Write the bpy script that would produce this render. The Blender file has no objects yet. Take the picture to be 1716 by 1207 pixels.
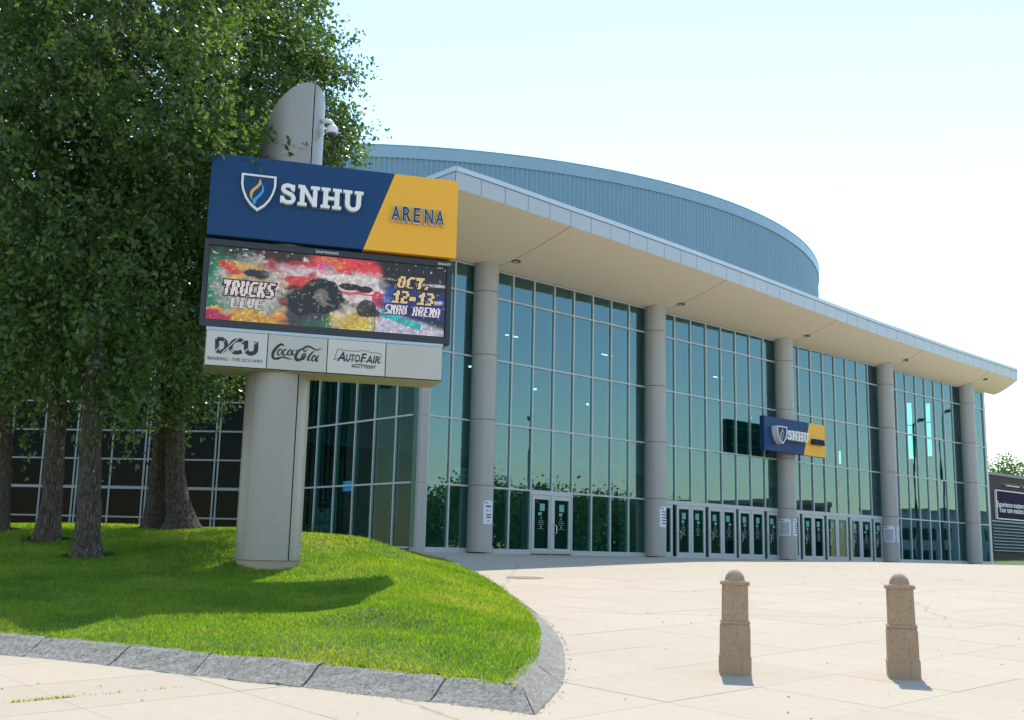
import bpy, bmesh, math, random
import numpy as np
from mathutils import Vector, Matrix
random.seed(7); rng = np.random.default_rng(7)
sc = bpy.context.scene; COL = sc.collection

# ------------------------------------------------------------------ camera
F_, CX, CY, CZ = 1827.0, 858.0, 603.5, 1.6           # focal length in photo pixels, centre, eye height
_z = np.array([1090. - CX, 9690. + CY, -F_]); UP = _z / np.linalg.norm(_z)
_f = np.array([0, 0, -1.]); _f = _f - UP * (_f @ UP); _f /= np.linalg.norm(_f)
RM = np.array([np.cross(_f, UP), _f, UP])            # world = RM @ camera
cam_d = bpy.data.cameras.new('camera'); cam = bpy.data.objects.new('camera', cam_d); COL.objects.link(cam)
M4 = Matrix([list(RM[i]) + [0] for i in range(3)] + [[0, 0, 0, 1]]); M4.translation = Vector((0, 0, CZ))
cam.matrix_world = M4
cam_d.sensor_width = 36.0; cam_d.lens = 36.0 * F_ / 1716.0
cam_d.clip_start = 0.1; cam_d.clip_end = 4000
sc.camera = cam

# ------------------------------------------------------------------ world, sun, exposure
SUN_AZ, SUN_EL = math.radians(10), math.radians(55)
w = bpy.data.worlds.new('World'); sc.world = w; w.use_nodes = True
nt = w.node_tree; bg = nt.nodes['Background']
sky = nt.nodes.new('ShaderNodeTexSky'); sky.sky_type = 'NISHITA'; sky.sun_disc = False
sky.sun_elevation = SUN_EL; sky.sun_rotation = SUN_AZ
sky.air_density = 1.6; sky.dust_density = 0.05; sky.ozone_density = 4.0; sky.altitude = 60
nt.links.new(sky.outputs[0], bg.inputs[0]); bg.inputs[1].default_value = 0.11
sd = bpy.data.lights.new('sun', 'SUN'); sd.energy = 2.15; sd.angle = math.radians(0.55); sd.color = (1.0, 0.95, 0.86)
so = bpy.data.objects.new('sun', sd); COL.objects.link(so)
sdir = Vector((math.sin(SUN_AZ) * math.cos(SUN_EL), math.cos(SUN_AZ) * math.cos(SUN_EL), math.sin(SUN_EL)))
so.rotation_euler = sdir.to_track_quat('Z', 'Y').to_euler(); so.location = (20, 60, 80)
vs = sc.view_settings; vs.view_transform = 'Standard'; vs.look = 'None'; vs.gamma = 1.0; vs.exposure = 1.42
vs.use_curve_mapping = False
sc.cycles.transparent_max_bounces = 16; sc.cycles.max_bounces = 8

# ------------------------------------------------------------------ material helpers
def newmat(name):
    m = bpy.data.materials.new(name); m.use_nodes = True
    return m, m.node_tree, m.node_tree.nodes['Principled BSDF']
def N_(t, typ, **kw):
    n = t.nodes.new(typ)
    for k, v in kw.items(): setattr(n, k, v)
    return n
def pos(t, scale=(1, 1, 1), obj=False):
    if obj: src = N_(t, 'ShaderNodeTexCoord').outputs['Object']
    else: src = N_(t, 'ShaderNodeNewGeometry').outputs['Position']
    mp = N_(t, 'ShaderNodeMapping'); mp.inputs['Scale'].default_value = scale
    t.links.new(src, mp.inputs[0]); return mp.outputs[0]
def noise(t, vec, scale, detail=4, rough=.6):
    n = N_(t, 'ShaderNodeTexNoise'); n.inputs['Scale'].default_value = scale; n.inputs['Detail'].default_value = detail
    n.inputs['Roughness'].default_value = rough; t.links.new(vec, n.inputs['Vector']); return n.outputs['Fac']
def ramp(t, fac, stops):
    r = N_(t, 'ShaderNodeValToRGB'); e = r.color_ramp.elements
    while len(e) < len(stops): e.new(.5)
    for q, (p, c) in zip(e, stops): q.position = p; q.color = (*c, 1) if len(c) == 3 else c
    t.links.new(fac, r.inputs[0]); return r.outputs[0]
def mixc(t, fac, a, b, mode='MIX'):
    m = N_(t, 'ShaderNodeMix', data_type='RGBA', blend_type=mode)
    for i, v in ((0, fac), (6, a), (7, b)):
        if isinstance(v, (int, float)): m.inputs[i].default_value = v
        elif isinstance(v, tuple): m.inputs[i].default_value = (*v, 1)
        else: t.links.new(v, m.inputs[i])
    return m.outputs[2]
def bump(t, p, h, strength=.3, dist=.01):
    b = N_(t, 'ShaderNodeBump'); b.inputs['Strength'].default_value = strength; b.inputs['Distance'].default_value = dist
    t.links.new(h, b.inputs['Height']); t.links.new(b.outputs[0], p.inputs['Normal'])
def sc3(c, k): return tuple(x * k for x in c)
def paint(name, c, rough=.5, metal=0., var=.08, scale=1.5, bumpk=0., spec=.5, streak=False):
    m, t, p = newmat(name); v = pos(t, (1, 1, .15) if streak else (1, 1, 1))
    n = noise(t, v, scale, 5); n2 = noise(t, pos(t), scale * 14, 3)
    a = mixc(t, n, sc3(c, 1 - var * 1.6), sc3(c, 1 + var * 1.6))
    a = mixc(t, n2, a, sc3(c, 1.0 - var * .4)); t.links.new(a, p.inputs['Base Color'])
    p.inputs['Roughness'].default_value = rough; p.inputs['Metallic'].default_value = metal
    p.inputs['Specular IOR Level'].default_value = spec
    if bumpk: bump(t, p, n2, bumpk, .004)
    return m
M = {}
M['alu'] = paint('mullion_aluminium', (.40, .43, .45), .42, .25, .05)
M['column'] = paint('column_metal_panel', (.34, .332, .318), .5, .05, .05, .8, streak=True)
M['fascia'] = paint('fascia_panel_metal', (.39, .42, .45), .38, .15, .05, .6)
M['wingalu'] = paint('wing_mullion_metal', (.22, .25, .255), .5, .1, .06)
M['cap'] = paint('fascia_cap_metal', (.47, .53, .58), .38, .15, .05)
M['soffit'] = paint('soffit_plaster', (.86, .75, .57), .9, 0, .03, .5, .1)
M['drum'] = paint('drum_blue_cladding', (.155, .275, .345), .45, .1, .07, .25, streak=True)
M['rim'] = paint('drum_rim_metal', (.205, .325, .395), .42, .1, .06, .4)
M['roof'] = paint('roof_membrane', (.4, .4, .4), .9)
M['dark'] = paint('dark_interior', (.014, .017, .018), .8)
M['infloor'] = paint('lobby_floor', (.18, .17, .16), .5)
M['inwall'] = paint('lobby_wall', (.19, .20, .195), .8)
M['black'] = paint('black_cabinet', (.012, .015, .024), .45, 0, .1)
M['navy'] = paint('navy_sign_paint', (.008, .046, .135), .55, 0, .05, .8, 0, .25)
M['yellow'] = paint('yellow_sign_paint', (.80, .40, .035), .5, 0, .03, .8, 0, .3)
M['white'] = paint('white_letter', (.70, .70, .68), .4, 0, .04)
M['ltrside'] = paint('letter_return', (.58, .56, .50), .5, 0, .04)
M['flame_y'] = paint('flame_gold', (.62, .38, .10), .4, 0, .04)
M['flame_b'] = paint('flame_blue', (.03, .30, .62), .4, 0, .04)
M['box'] = paint('sponsor_panel_grey', (.53, .505, .46), .45, 0, .05, 1.2)
M['box2'] = paint('sponsor_panel_dull', (.46, .44, .40), .5, 0, .06, 1.2)
M['boxtop'] = paint('sponsor_frame', (.38, .46, .52), .45, .1, .05)
M['boxsoffit'] = paint('sponsor_underside', (.46, .42, .25), .7, 0, .08, 2)
M['ink'] = paint('black_ink', (.012, .012, .014), .5, 0, .05)
M['paper'] = paint('paper_notice', (.66, .67, .74), .8, 0, .03)
M['tealpaper'] = paint('paper_behind_glass', (.13, .36, .33), .7, 0, .08)
M['printwhite'] = paint('door_lettering', (.42, .46, .46), .6, 0, .03)
M['seam'] = paint('dark_seam', (.03, .03, .03), .8)
M['steel'] = paint('brushed_handle', (.55, .56, .56), .3, .8, .04)
M['camwhite'] = paint('camera_housing', (.62, .63, .63), .35, 0, .04)
M['camdome'] = paint('camera_dome', (.03, .03, .04), .08, 0, .04)
M['soil'] = paint('soil_crumbs', (.055, .038, .026), .95, 0, .3, 8)
M['plinth'] = paint('plinth_concrete', (.34, .27, .20), .9, 0, .15, 4, .3)
M['rust'] = paint('manhole_iron', (.16, .12, .09), .7, .3, .15, 6)
M['purple'] = paint('billboard_purple', (.030, .014, .045), .8, 0, .06, 1, 0, .15)
M['brickrow'] = None

def pylon_mat():
    m, t, p = newmat('pylon_metal_cladding')
    n = noise(t, pos(t, (1.2, 1.2, .25)), 1.4, 5); n2 = noise(t, pos(t), 9, 4)
    c = mixc(t, n, (.235, .224, .202), (.30, .288, .264))
    st = ramp(t, noise(t, pos(t, (1.1, 1.1, .5)), 1.1, 5, .7), [(.58, (0, 0, 0)), (.80, (.6, .6, .6))])
    c = mixc(t, st, c, (.24, .19, .125)); c = mixc(t, ramp(t, n2, [(.4, (0, 0, 0)), (.8, (.35, .35, .35))]), c, (.30, .29, .265))
    t.links.new(c, p.inputs['Base Color']); p.inputs['Roughness'].default_value = .42; p.inputs['Metallic'].default_value = .25
    return m
M['pylon'] = pylon_mat()

def glass_mat(name, gl, tr, ior, rough=0.004, ripple=.035):
    m, t, p = newmat(name); t.nodes.remove(p); out = t.nodes['Material Output']
    g = N_(t, 'ShaderNodeBsdfGlossy'); g.inputs['Color'].default_value = (*gl, 1); g.inputs['Roughness'].default_value = rough
    T = N_(t, 'ShaderNodeBsdfTransparent'); T.inputs['Color'].default_value = (*tr, 1)
    ge = N_(t, 'ShaderNodeNewGeometry'); r0 = ((ior - 1) / (ior + 1)) ** 2     # Schlick reflectance on the outer face only
    def ma(op, a, b=0.):
        q = N_(t, 'ShaderNodeMath', operation=op)
        for i, v in ((0, a), (1, b)):
            if isinstance(v, (int, float)): q.inputs[i].default_value = v
            else: t.links.new(v, q.inputs[i])
        return q.outputs[0]
    dp = N_(t, 'ShaderNodeVectorMath', operation='DOT_PRODUCT'); t.links.new(ge.outputs['Incoming'], dp.inputs[0]); t.links.new(ge.outputs['Normal'], dp.inputs[1])
    sch = ma('ADD', ma('MULTIPLY', ma('POWER', ma('SUBTRACT', 1., ma('ABSOLUTE', dp.outputs['Value'])), 5.), 1 - r0), r0)
    fac_ = ma('MULTIPLY', sch, ma('SUBTRACT', 1., ge.outputs['Backfacing']))
    b = N_(t, 'ShaderNodeBump'); b.inputs['Strength'].default_value = ripple; b.inputs['Distance'].default_value = .05
    t.links.new(noise(t, pos(t, (1, 1, .6)), .9, 2, .4), b.inputs['Height']); t.links.new(b.outputs[0], g.inputs['Normal'])
    mx = N_(t, 'ShaderNodeMixShader')
    for a, c in ((fac_, 0), (T.outputs[0], 1), (g.outputs[0], 2)): t.links.new(a, mx.inputs[c])
    t.links.new(mx.outputs[0], out.inputs[0]); return m
M['glass'] = glass_mat('tinted_teal_glass', (.38, .61, .69), (.44, .80, .75), 3.1)
M['glassclear'] = glass_mat('clear_window_glass', (.9, .95, .95), (.88, .96, .95), 1.4)
M['glassdoor'] = glass_mat('door_glass_tint', (.45, .75, .72), (.56, .76, .72), 1.7)
M['glassdark'] = glass_mat('tinted_dark_glass', (.22, .27, .31), (.22, .27, .28), 1.30)
M['glassret'] = glass_mat('tinted_green_glass', (.34, .55, .56), (.34, .56, .54), 1.5)

def stone_mat():
    m, t, p = newmat('kerb_granite'); v = pos(t)
    n = noise(t, v, 26, 8, .75); n1 = noise(t, v, 5, 5, .65); n3 = noise(t, v, 90, 3)
    c = ramp(t, n, [(.28, (.05, .05, .052)), (.48, (.35, .32, .265)), (.62, (.54, .495, .42)), (.78, (.52, .50, .47))])
    c = mixc(t, ramp(t, n1, [(.45, (0, 0, 0)), (.7, (1, 1, 1))]), c, (.30, .25, .20), 'MIX'); 
    c = mixc(t, .55, ramp(t, n, [(.28, (.05, .052, .056)), (.46, (.37, .34, .29)), (.60, (.57, .53, .455)), (.76, (.54, .53, .51))]), c)
    t.links.new(c, p.inputs['Base Color']); p.inputs['Roughness'].default_value = .85
    hh = N_(t, 'ShaderNodeMath', operation='ADD'); t.links.new(n, hh.inputs[0]); t.links.new(n3, hh.inputs[1])
    bump(t, p, hh.outputs[0], 1.0, .035); return m
M['granite'] = stone_mat()
def stone2():
    m, t, p = newmat('weathered_kerb_granite'); v = pos(t); n = noise(t, v, 30, 8, .75); n1 = noise(t, v, 4, 5, .65); st = noise(t, pos(t, (9, 1.2, 9)), 5, 6, .7)
    c = ramp(t, n, [(.28, (.10, .092, .08)), (.46, (.33, .30, .25)), (.62, (.48, .44, .37)), (.8, (.62, .58, .50))])
    c = mixc(t, ramp(t, n1, [(.42, (0, 0, 0)), (.7, (.6, .6, .6))]), c, (.25, .215, .165)); c = mixc(t, ramp(t, st, [(.46, (0, 0, 0)), (.62, (.55, .55, .55))]), c, (.19, .17, .145))
    t.links.new(c, p.inputs['Base Color']); p.inputs['Roughness'].default_value = .9
    hh = N_(t, 'ShaderNodeMath', operation='ADD'); t.links.new(n, hh.inputs[0]); t.links.new(st, hh.inputs[1]); bump(t, p, hh.outputs[0], 1.0, .03); return m
M['sawn'] = stone2()

def conc(name, c0, c1, dirt):
    m, t, p = newmat(name); v = pos(t)
    n = noise(t, v, .35, 5, .6); n2 = noise(t, v, 7, 6, .7); n3 = noise(t, v, 120, 2)
    oi = N_(t, 'ShaderNodeObjectInfo')
    c = mixc(t, n, c0, c1); c = mixc(t, ramp(t, n2, [(.35, (0, 0, 0)), (.75, (.55, .55, .55))]), c, sc3(c0, .9))
    c = mixc(t, ramp(t, noise(t, v, 1.7, 7, .75), [(.60, (0, 0, 0)), (.80, (.6, .6, .6))]), c, dirt)
    c = mixc(t, ramp(t, n3, [(.30, (.35, .35, .35)), (.42, (0, 0, 0))]), c, sc3(c0, .72))
    vo = N_(t, 'ShaderNodeTexVoronoi', feature='DISTANCE_TO_EDGE'); vo.inputs['Scale'].default_value = .16
    wv = N_(t, 'ShaderNodeMix', data_type='VECTOR'); nn = N_(t, 'ShaderNodeTexNoise'); nn.inputs['Scale'].default_value = 1.3; nn.inputs['Detail'].default_value = 6
    t.links.new(v, nn.inputs['Vector']); t.links.new(v, wv.inputs[4]); t.links.new(nn.outputs['Color'], wv.inputs[5]); wv.inputs[0].default_value = .35
    t.links.new(wv.outputs[1], vo.inputs['Vector'])
    ck = ramp(t, vo.outputs['Distance'], [(.0, (.55, .55, .55)), (.0022, (0, 0, 0))])
    c = mixc(t, ck, c, (.16, .13, .10))
    mul = N_(t, 'ShaderNodeMapRange'); mul.inputs[3].default_value = .965; mul.inputs[4].default_value = 1.03; t.links.new(oi.outputs['Random'], mul.inputs[0])
    hs = N_(t, 'ShaderNodeHueSaturation'); t.links.new(c, hs.inputs['Color']); t.links.new(mul.outputs[0], hs.inputs['Value'])
    t.links.new(hs.outputs[0], p.inputs['Base Color']); p.inputs['Roughness'].default_value = .9
    bump(t, p, n3, .25, .004); return m
M['conc'] = conc('plaza_concrete', (.41, .328, .232), (.458, .375, .272), (.34, .26, .175))
M['joint'] = paint('joint_fill', (.37, .295, .21), .95, 0, .2, 6)
def ground_mat():
    m, t, p = newmat('ground_mixed'); v = pos(t); n = noise(t, v, .05, 6); n2 = noise(t, v, 3, 5)
    c = mixc(t, n, (.42, .39, .33), (.50, .46, .39)); c = mixc(t, n2, c, (.45, .42, .36))
    t.links.new(c, p.inputs['Base Color']); p.inputs['Roughness'].default_value = .95; return m
M['ground'] = ground_mat()
def asphalt():
    m, t, p = newmat('street_asphalt'); n = noise(t, pos(t), 30, 4)
    t.links.new(mixc(t, n, (.04, .04, .042), (.07, .07, .07)), p.inputs['Base Color']); p.inputs['Roughness'].default_value = .95; return m
M['asphalt'] = asphalt()
def grass_mats():
    m, t, p = newmat('lawn_turf'); v = pos(t); n = noise(t, v, .7, 5, .7); n2 = noise(t, v, 14, 5, .7)
    c = ramp(t, n, [(.3, (.045, .085, .012)), (.52, (.08, .125, .018)), (.72, (.14, .14, .04))])
    c = mixc(t, ramp(t, n2, [(.3, (.6, .6, .6)), (.6, (0, 0, 0))]), c, (.045, .07, .012))
    t.links.new(c, p.inputs['Base Color']); p.inputs['Roughness'].default_value = .95; bump(t, p, n2, 1, .03)
    m2, t, p = newmat('grass_blade'); g = N_(t, 'ShaderNodeNewGeometry'); v = pos(t)
    n = noise(t, v, .7, 5, .7); n5 = noise(t, v, 3.2, 4, .7)
    c = ramp(t, n, [(.30, (.080, .160, .014)), (.50, (.140, .235, .020)), (.68, (.235, .265, .050))])
    r = ramp(t, g.outputs['Random Per Island'], [(0, (.55, .6, .5)), (.5, (1, 1, 1)), (.93, (1.15, 1.1, 1)), (1, (1.9, 1.35, 1.2))])
    c = mixc(t, 1.0, c, r, 'MULTIPLY')
    c = mixc(t, ramp(t, n5, [(.58, (0, 0, 0)), (.74, (.75, .75, .75))]), c, (.17, .155, .055))
    t.links.new(c, p.inputs['Base Color']); p.inputs['Roughness'].default_value = .5
    tr = N_(t, 'ShaderNodeBsdfTranslucent'); t.links.new(mixc(t, 1.0, c, (2.0, 2.0, .6), 'MULTIPLY'), tr.inputs[0])
    mx = N_(t, 'ShaderNodeMixShader'); mx.inputs[0].default_value = .60
    t.links.new(p.outputs[0], mx.inputs[1]); t.links.new(tr.outputs[0], mx.inputs[2]); t.links.new(mx.outputs[0], t.nodes['Material Output'].inputs[0])
    return m, m2
M['turf'], M['blade'] = grass_mats()
def leaf_mat(name, dark, light, trk):
    m, t, p = newmat(name); g = N_(t, 'ShaderNodeNewGeometry'); v = pos(t)
    c = ramp(t, g.outputs['Random Per Island'], [(0, dark), (.6, light), (.95, sc3(light, 1.25)), (1, (light[0] * 2.2, light[1] * 1.4, light[2]))])
    c = mixc(t, noise(t, v, .6, 3), sc3(dark, .9), c, 'MIX'); t.links.new(c, p.inputs['Base Color'])
    p.inputs['Roughness'].default_value = .34; p.inputs['Specular IOR Level'].default_value = .55
    tr = N_(t, 'ShaderNodeBsdfTranslucent'); t.links.new(mixc(t, 1.0, c, trk, 'MULTIPLY'), tr.inputs[0])
    mx = N_(t, 'ShaderNodeMixShader'); mx.inputs[0].default_value = .48
    t.links.new(p.outputs[0], mx.inputs[1]); t.links.new(tr.outputs[0], mx.inputs[2]); t.links.new(mx.outputs[0], t.nodes['Material Output'].inputs[0])
    return m
M['leaf'] = leaf_mat('tree_leaf', (.036, .076, .024), (.086, .143, .040), (2.5, 2.3, .9))
M['leaf2'] = leaf_mat('far_tree_leaf', (.05, .10, .025), (.10, .17, .045), (1.3, 1.4, .8))
def bark():
    m, t, p = newmat('bark'); v0 = pos(t); nn = N_(t, 'ShaderNodeTexNoise'); nn.inputs['Scale'].default_value = 5; nn.inputs['Detail'].default_value = 5; t.links.new(v0, nn.inputs['Vector'])
    va = N_(t, 'ShaderNodeVectorMath', operation='MULTIPLY_ADD'); t.links.new(nn.outputs['Color'], va.inputs[0]); va.inputs[1].default_value = (.10, .10, .35); t.links.new(v0, va.inputs[2])
    mp = N_(t, 'ShaderNodeMapping'); mp.inputs['Scale'].default_value = (1, 1, .16); t.links.new(va.outputs[0], mp.inputs[0]); v = mp.outputs[0]
    n = noise(t, v, 30, 7, .75); vo = N_(t, 'ShaderNodeTexVoronoi', feature='DISTANCE_TO_EDGE'); vo.inputs['Scale'].default_value = 24; t.links.new(v, vo.inputs['Vector'])
    c = ramp(t, n, [(.30, (.045, .034, .027)), (.5, (.13, .10, .08)), (.66, (.25, .205, .165)), (.84, (.40, .36, .31))])
    c = mixc(t, ramp(t, vo.outputs['Distance'], [(0, (.9, .9, .9)), (.22, (0, 0, 0))]), c, (.022, .017, .014))
    c = mixc(t, ramp(t, noise(t, pos(t), 1.3, 4), [(.5, (0, 0, 0)), (.72, (.45, .45, .45))]), c, (.09, .10, .06))
    t.links.new(c, p.inputs['Base Color']); p.inputs['Roughness'].default_value = .95
    a = N_(t, 'ShaderNodeMath', operation='ADD'); t.links.new(vo.outputs['Distance'], a.inputs[0]); t.links.new(n, a.inputs[1])
    bump(t, p, a.outputs[0], 1.0, .06); return m
M['bark'] = bark()
def bollard_mat():
    m, t, p = newmat('exposed_aggregate_concrete'); v = pos(t, obj=True); n = noise(t, v, 60, 5, .75); n1 = noise(t, v, 3.5, 5)
    n6 = noise(t, pos(t, (16, 16, 1.1), True), 2.2, 5, .7)
    c = mixc(t, n1, (.31, .205, .125), (.42, .29, .185)); c = mixc(t, ramp(t, n, [(.33, (.8, .8, .8)), (.46, (0, 0, 0))]), c, (.10, .07, .05))
    c = mixc(t, ramp(t, n, [(.58, (0, 0, 0)), (.72, (.6, .6, .6))]), c, (.44, .35, .27))
    c = mixc(t, ramp(t, n6, [(.55, (0, 0, 0)), (.72, (.65, .65, .65))]), c, (.12, .085, .06))
    t.links.new(c, p.inputs['Base Color']); p.inputs['Roughness'].default_value = .9; bump(t, p, n, .6, .006); return m
M['bollard'] = bollard_mat()
def brick_mat():
    m, t, p = newmat('far_brick'); b = N_(t, 'ShaderNodeTexBrick'); b.inputs['Scale'].default_value = 1
    b.inputs['Color1'].default_value = (.085, .045, .038, 1); b.inputs['Color2'].default_value = (.055, .032, .030, 1); b.inputs['Mortar'].default_value = (.12, .10, .095, 1)
    b.inputs['Brick Width'].default_value = .42; b.inputs['Row Height'].default_value = .16; b.inputs['Mortar Size'].default_value = .014
    co = N_(t, 'ShaderNodeTexCoord'); mp = N_(t, 'ShaderNodeMapping'); mp.inputs['Rotation'].default_value = (math.pi / 2, 0, 0)
    t.links.new(co.outputs['Object'], mp.inputs[0]); t.links.new(mp.outputs[0], b.inputs['Vector']); t.links.new(b.outputs[0], p.inputs['Base Color'])
    p.inputs['Roughness'].default_value = .9; return m
M['brick'] = brick_mat()
M['louver'] = paint('louver_metal', (.25, .30, .31), .5, .2, .05)
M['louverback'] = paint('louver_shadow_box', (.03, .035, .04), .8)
M['galv'] = paint('galvanised_pipe', (.5, .52, .52), .4, .4, .06)
M['trimgrey'] = paint('roof_edge_metal', (.22, .26, .25), .6)
M['frontbrick'] = paint('street_building_brick', (.20, .11, .08), .9, 0, .15, .3)
M['bluewall'] = paint('street_building_grey', (.30, .34, .38), .6, 0, .1, .2)
M['lamp'] = paint('lamp_post_bronze', (.06, .06, .06), .5)
def emis(name, c, s):
    m, t, p = newmat(name); p.inputs['Base Color'].default_value = (*c, 1)
    p.inputs['Emission Color'].default_value = (*c, 1); p.inputs['Emission Strength'].default_value = s; return m
M['lampglow'] = emis('lobby_lamp_glow', (1, .93, .8), 1.6)
M['bluescreen'] = emis('kiosk_screen', (.05, .35, .8), .45)
def ledmat():
    m, t, p = newmat('led_pixel_glow'); a = N_(t, 'ShaderNodeAttribute', attribute_name='Col')
    p.inputs['Base Color'].default_value = (.02, .02, .02, 1); p.inputs['Roughness'].default_value = .5
    t.links.new(a.outputs['Color'], p.inputs['Emission Color']); p.inputs['Emission Strength'].default_value = .42; return m
M['led'] = ledmat()

# ------------------------------------------------------------------ object helpers
def tag(o, label=None, cat=None, group=None, kind=None):
    for k, v in (('label', label), ('category', cat), ('group', group), ('kind', kind)):
        if v: o[k] = v
    return o
def empty(name, loc, label=None, cat=None, group=None, kind=None):
    o = bpy.data.objects.new(name, None); o.location = loc; COL.objects.link(o); o.empty_display_size = .2
    return tag(o, label, cat, group, kind)
def rootloc(o):
    v = Vector((0, 0, 0))
    while o: v = v + o.location; o = o.parent
    return v
def raw(name, V, Fc, mat, smooth=False):
    me = bpy.data.meshes.new(name); V = np.asarray(V, dtype=np.float64)
    if isinstance(Fc, np.ndarray):
        k = Fc.shape[1]; me.vertices.add(len(V)); me.vertices.foreach_set('co', V.ravel())
        me.loops.add(Fc.size); me.loops.foreach_set('vertex_index', Fc.ravel().astype(np.int32))
        me.polygons.add(len(Fc)); me.polygons.foreach_set('loop_start', np.arange(0, Fc.size, k, dtype=np.int32))
        me.update(calc_edges=True)
    else: me.from_pydata([tuple(v) for v in V], [], Fc); me.update()
    if mat: me.materials.append(mat)
    if smooth: me.polygons.foreach_set('use_smooth', np.ones(len(me.polygons), dtype=bool))
    return me
def put(name, me, parent=None, loc=(0, 0, 0), rotz=0):
    o = bpy.data.objects.new(name, me); COL.objects.link(o)
    L = Vector(loc)
    if parent: o.parent = parent; L = L - rootloc(parent)
    o.location = L; o.rotation_euler = (0, 0, rotz); return o
def mesh(name, V, Fc, mat, parent=None, smooth=False):
    """vertices in world coordinates"""
    o0 = rootloc(parent) if parent else Vector((0, 0, 0))
    V = np.asarray(V, dtype=np.float64) - np.array(o0)
    o = bpy.data.objects.new(name, raw(name, V, Fc, mat, smooth)); COL.objects.link(o)
    if parent: o.parent = parent
    return o
BF = [(0, 3, 2, 1), (4, 5, 6, 7), (0, 1, 5, 4), (1, 2, 6, 5), (2, 3, 7, 6), (3, 0, 4, 7)]
class B:
    """collects boxes, prisms and tubes into one mesh; fr maps (a, b, c) to world"""
    def __init__(s, fr=None): s.V = []; s.F = []; s.fr = fr or (lambda a, b, c: (a, b, c))
    def add(s, pts, faces, rawpts=False):
        n = len(s.V); s.V += [tuple(p) if rawpts else tuple(s.fr(*p)) for p in pts]; s.F += [tuple(n + i for i in f) for f in faces]; return s
    def box(s, a0, a1, b0, b1, c0, c1):
        return s.add([(a0, b0, c0), (a1, b0, c0), (a1, b1, c0), (a0, b1, c0), (a0, b0, c1), (a1, b0, c1), (a1, b1, c1), (a0, b1, c1)], BF)
    def tube(s, pts, r, n=8, rawpts=False):
        P = [Vector(p) if rawpts else Vector(s.fr(*p)) for p in pts]; rs = r if isinstance(r, (list, tuple)) else [r] * len(P); V = []
        for i, p in enumerate(P):
            d = (P[min(i + 1, len(P) - 1)] - P[max(i - 1, 0)]).normalized()
            u = d.cross(Vector((0, 0, 1)) if abs(d.z) < .9 else Vector((1, 0, 0))).normalized(); v = d.cross(u)
            V += [p + (u * math.cos(2 * math.pi * k / n) + v * math.sin(2 * math.pi * k / n)) * rs[i] for k in range(n)]
        Fc = [(i * n + k, i * n + (k + 1) % n, (i + 1) * n + (k + 1) % n, (i + 1) * n + k) for i in range(len(P) - 1) for k in range(n)]
        Fc += [tuple(range(n))[::-1], tuple((len(P) - 1) * n + k for k in range(n))]
        return s.add(V, Fc, True)
    def poly(s, pts, d0, d1):
        """2D outline (x, y), extruded between depth d0 and d1: fr(x, d, y)"""
        n = len(pts); A = sum(pts[i][0] * pts[(i + 1) % n][1] - pts[(i + 1) % n][0] * pts[i][1] for i in range(n))
        if A < 0: pts = pts[::-1]
        from mathutils.geometry import tessellate_polygon
        tr = tessellate_polygon([[Vector((p[0], p[1], 0)) for p in pts]])
        V = [(p[0], d1, p[1]) for p in pts] + [(p[0], d0, p[1]) for p in pts]
        Fc = [tuple(t) for t in tr] + [tuple(i + n for i in t[::-1]) for t in tr] + [(i, (i + 1) % n, (i + 1) % n + n, i + n)[::-1] for i in range(n)]
        return s.add(V, Fc)
    def stroke(s, pts, wd, d0, d1, closed=False, n=1):
        P = [np.array(p, float) for p in pts]; ws = wd if isinstance(wd, (list, tuple)) else [wd] * len(P); m = len(P); L = []; R = []
        for i in range(m):
            a = P[(i - 1) % m] if closed or i > 0 else P[i]; b = P[(i + 1) % m] if closed or i < m - 1 else P[i]
            d = b - a; d = d / (np.linalg.norm(d) + 1e-9); q = np.array([-d[1], d[0]]) * ws[i] / 2; L.append(P[i] + q); R.append(P[i] - q)
        V = [(p[0], d1, p[1]) for p in L + R] + [(p[0], d0, p[1]) for p in L + R]; k = 2 * m; Fc = []
        for i in range(m if closed else m - 1):
            j = (i + 1) % m; Fc += [(i, m + i, m + j, j), (k + i, k + j, k + m + j, k + m + i), (i, j, k + j, k + i), (m + i, k + m + i, k + m + j, m + j)]
        if not closed: Fc += [(0, k, k + m, m), (m - 1, 2 * m - 1, k + 2 * m - 1, k + m - 1)]
        return s.add(V, Fc)
    def out(s, name, mat, parent=None, smooth=False):
        o = mesh(name, s.V, s.F, mat, parent, smooth)
        bm = bmesh.new(); bm.from_mesh(o.data); bmesh.ops.recalc_face_normals(bm, faces=bm.faces); bm.to_mesh(o.data); bm.free()
        return o
def catmull(P, n=5, closed=False):
    P = [np.array(p, float) for p in P]; m = len(P); out = []
    for i in range(m if closed else m - 1):
        g = lambda k: P[k % m] if closed else P[min(max(k, 0), m - 1)]
        a, b, c, d = g(i - 1), g(i), g(i + 1), g(i + 2)
        for k in range(n):
            t = k / n; out.append(.5 * ((2 * b) + (c - a) * t + (2 * a - 5 * b + 4 * c - d) * t * t + (3 * b - a - 3 * c + d) * t ** 3))
    if not closed: out.append(P[-1])
    return [tuple(p) for p in out]
_tc = {}
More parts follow.
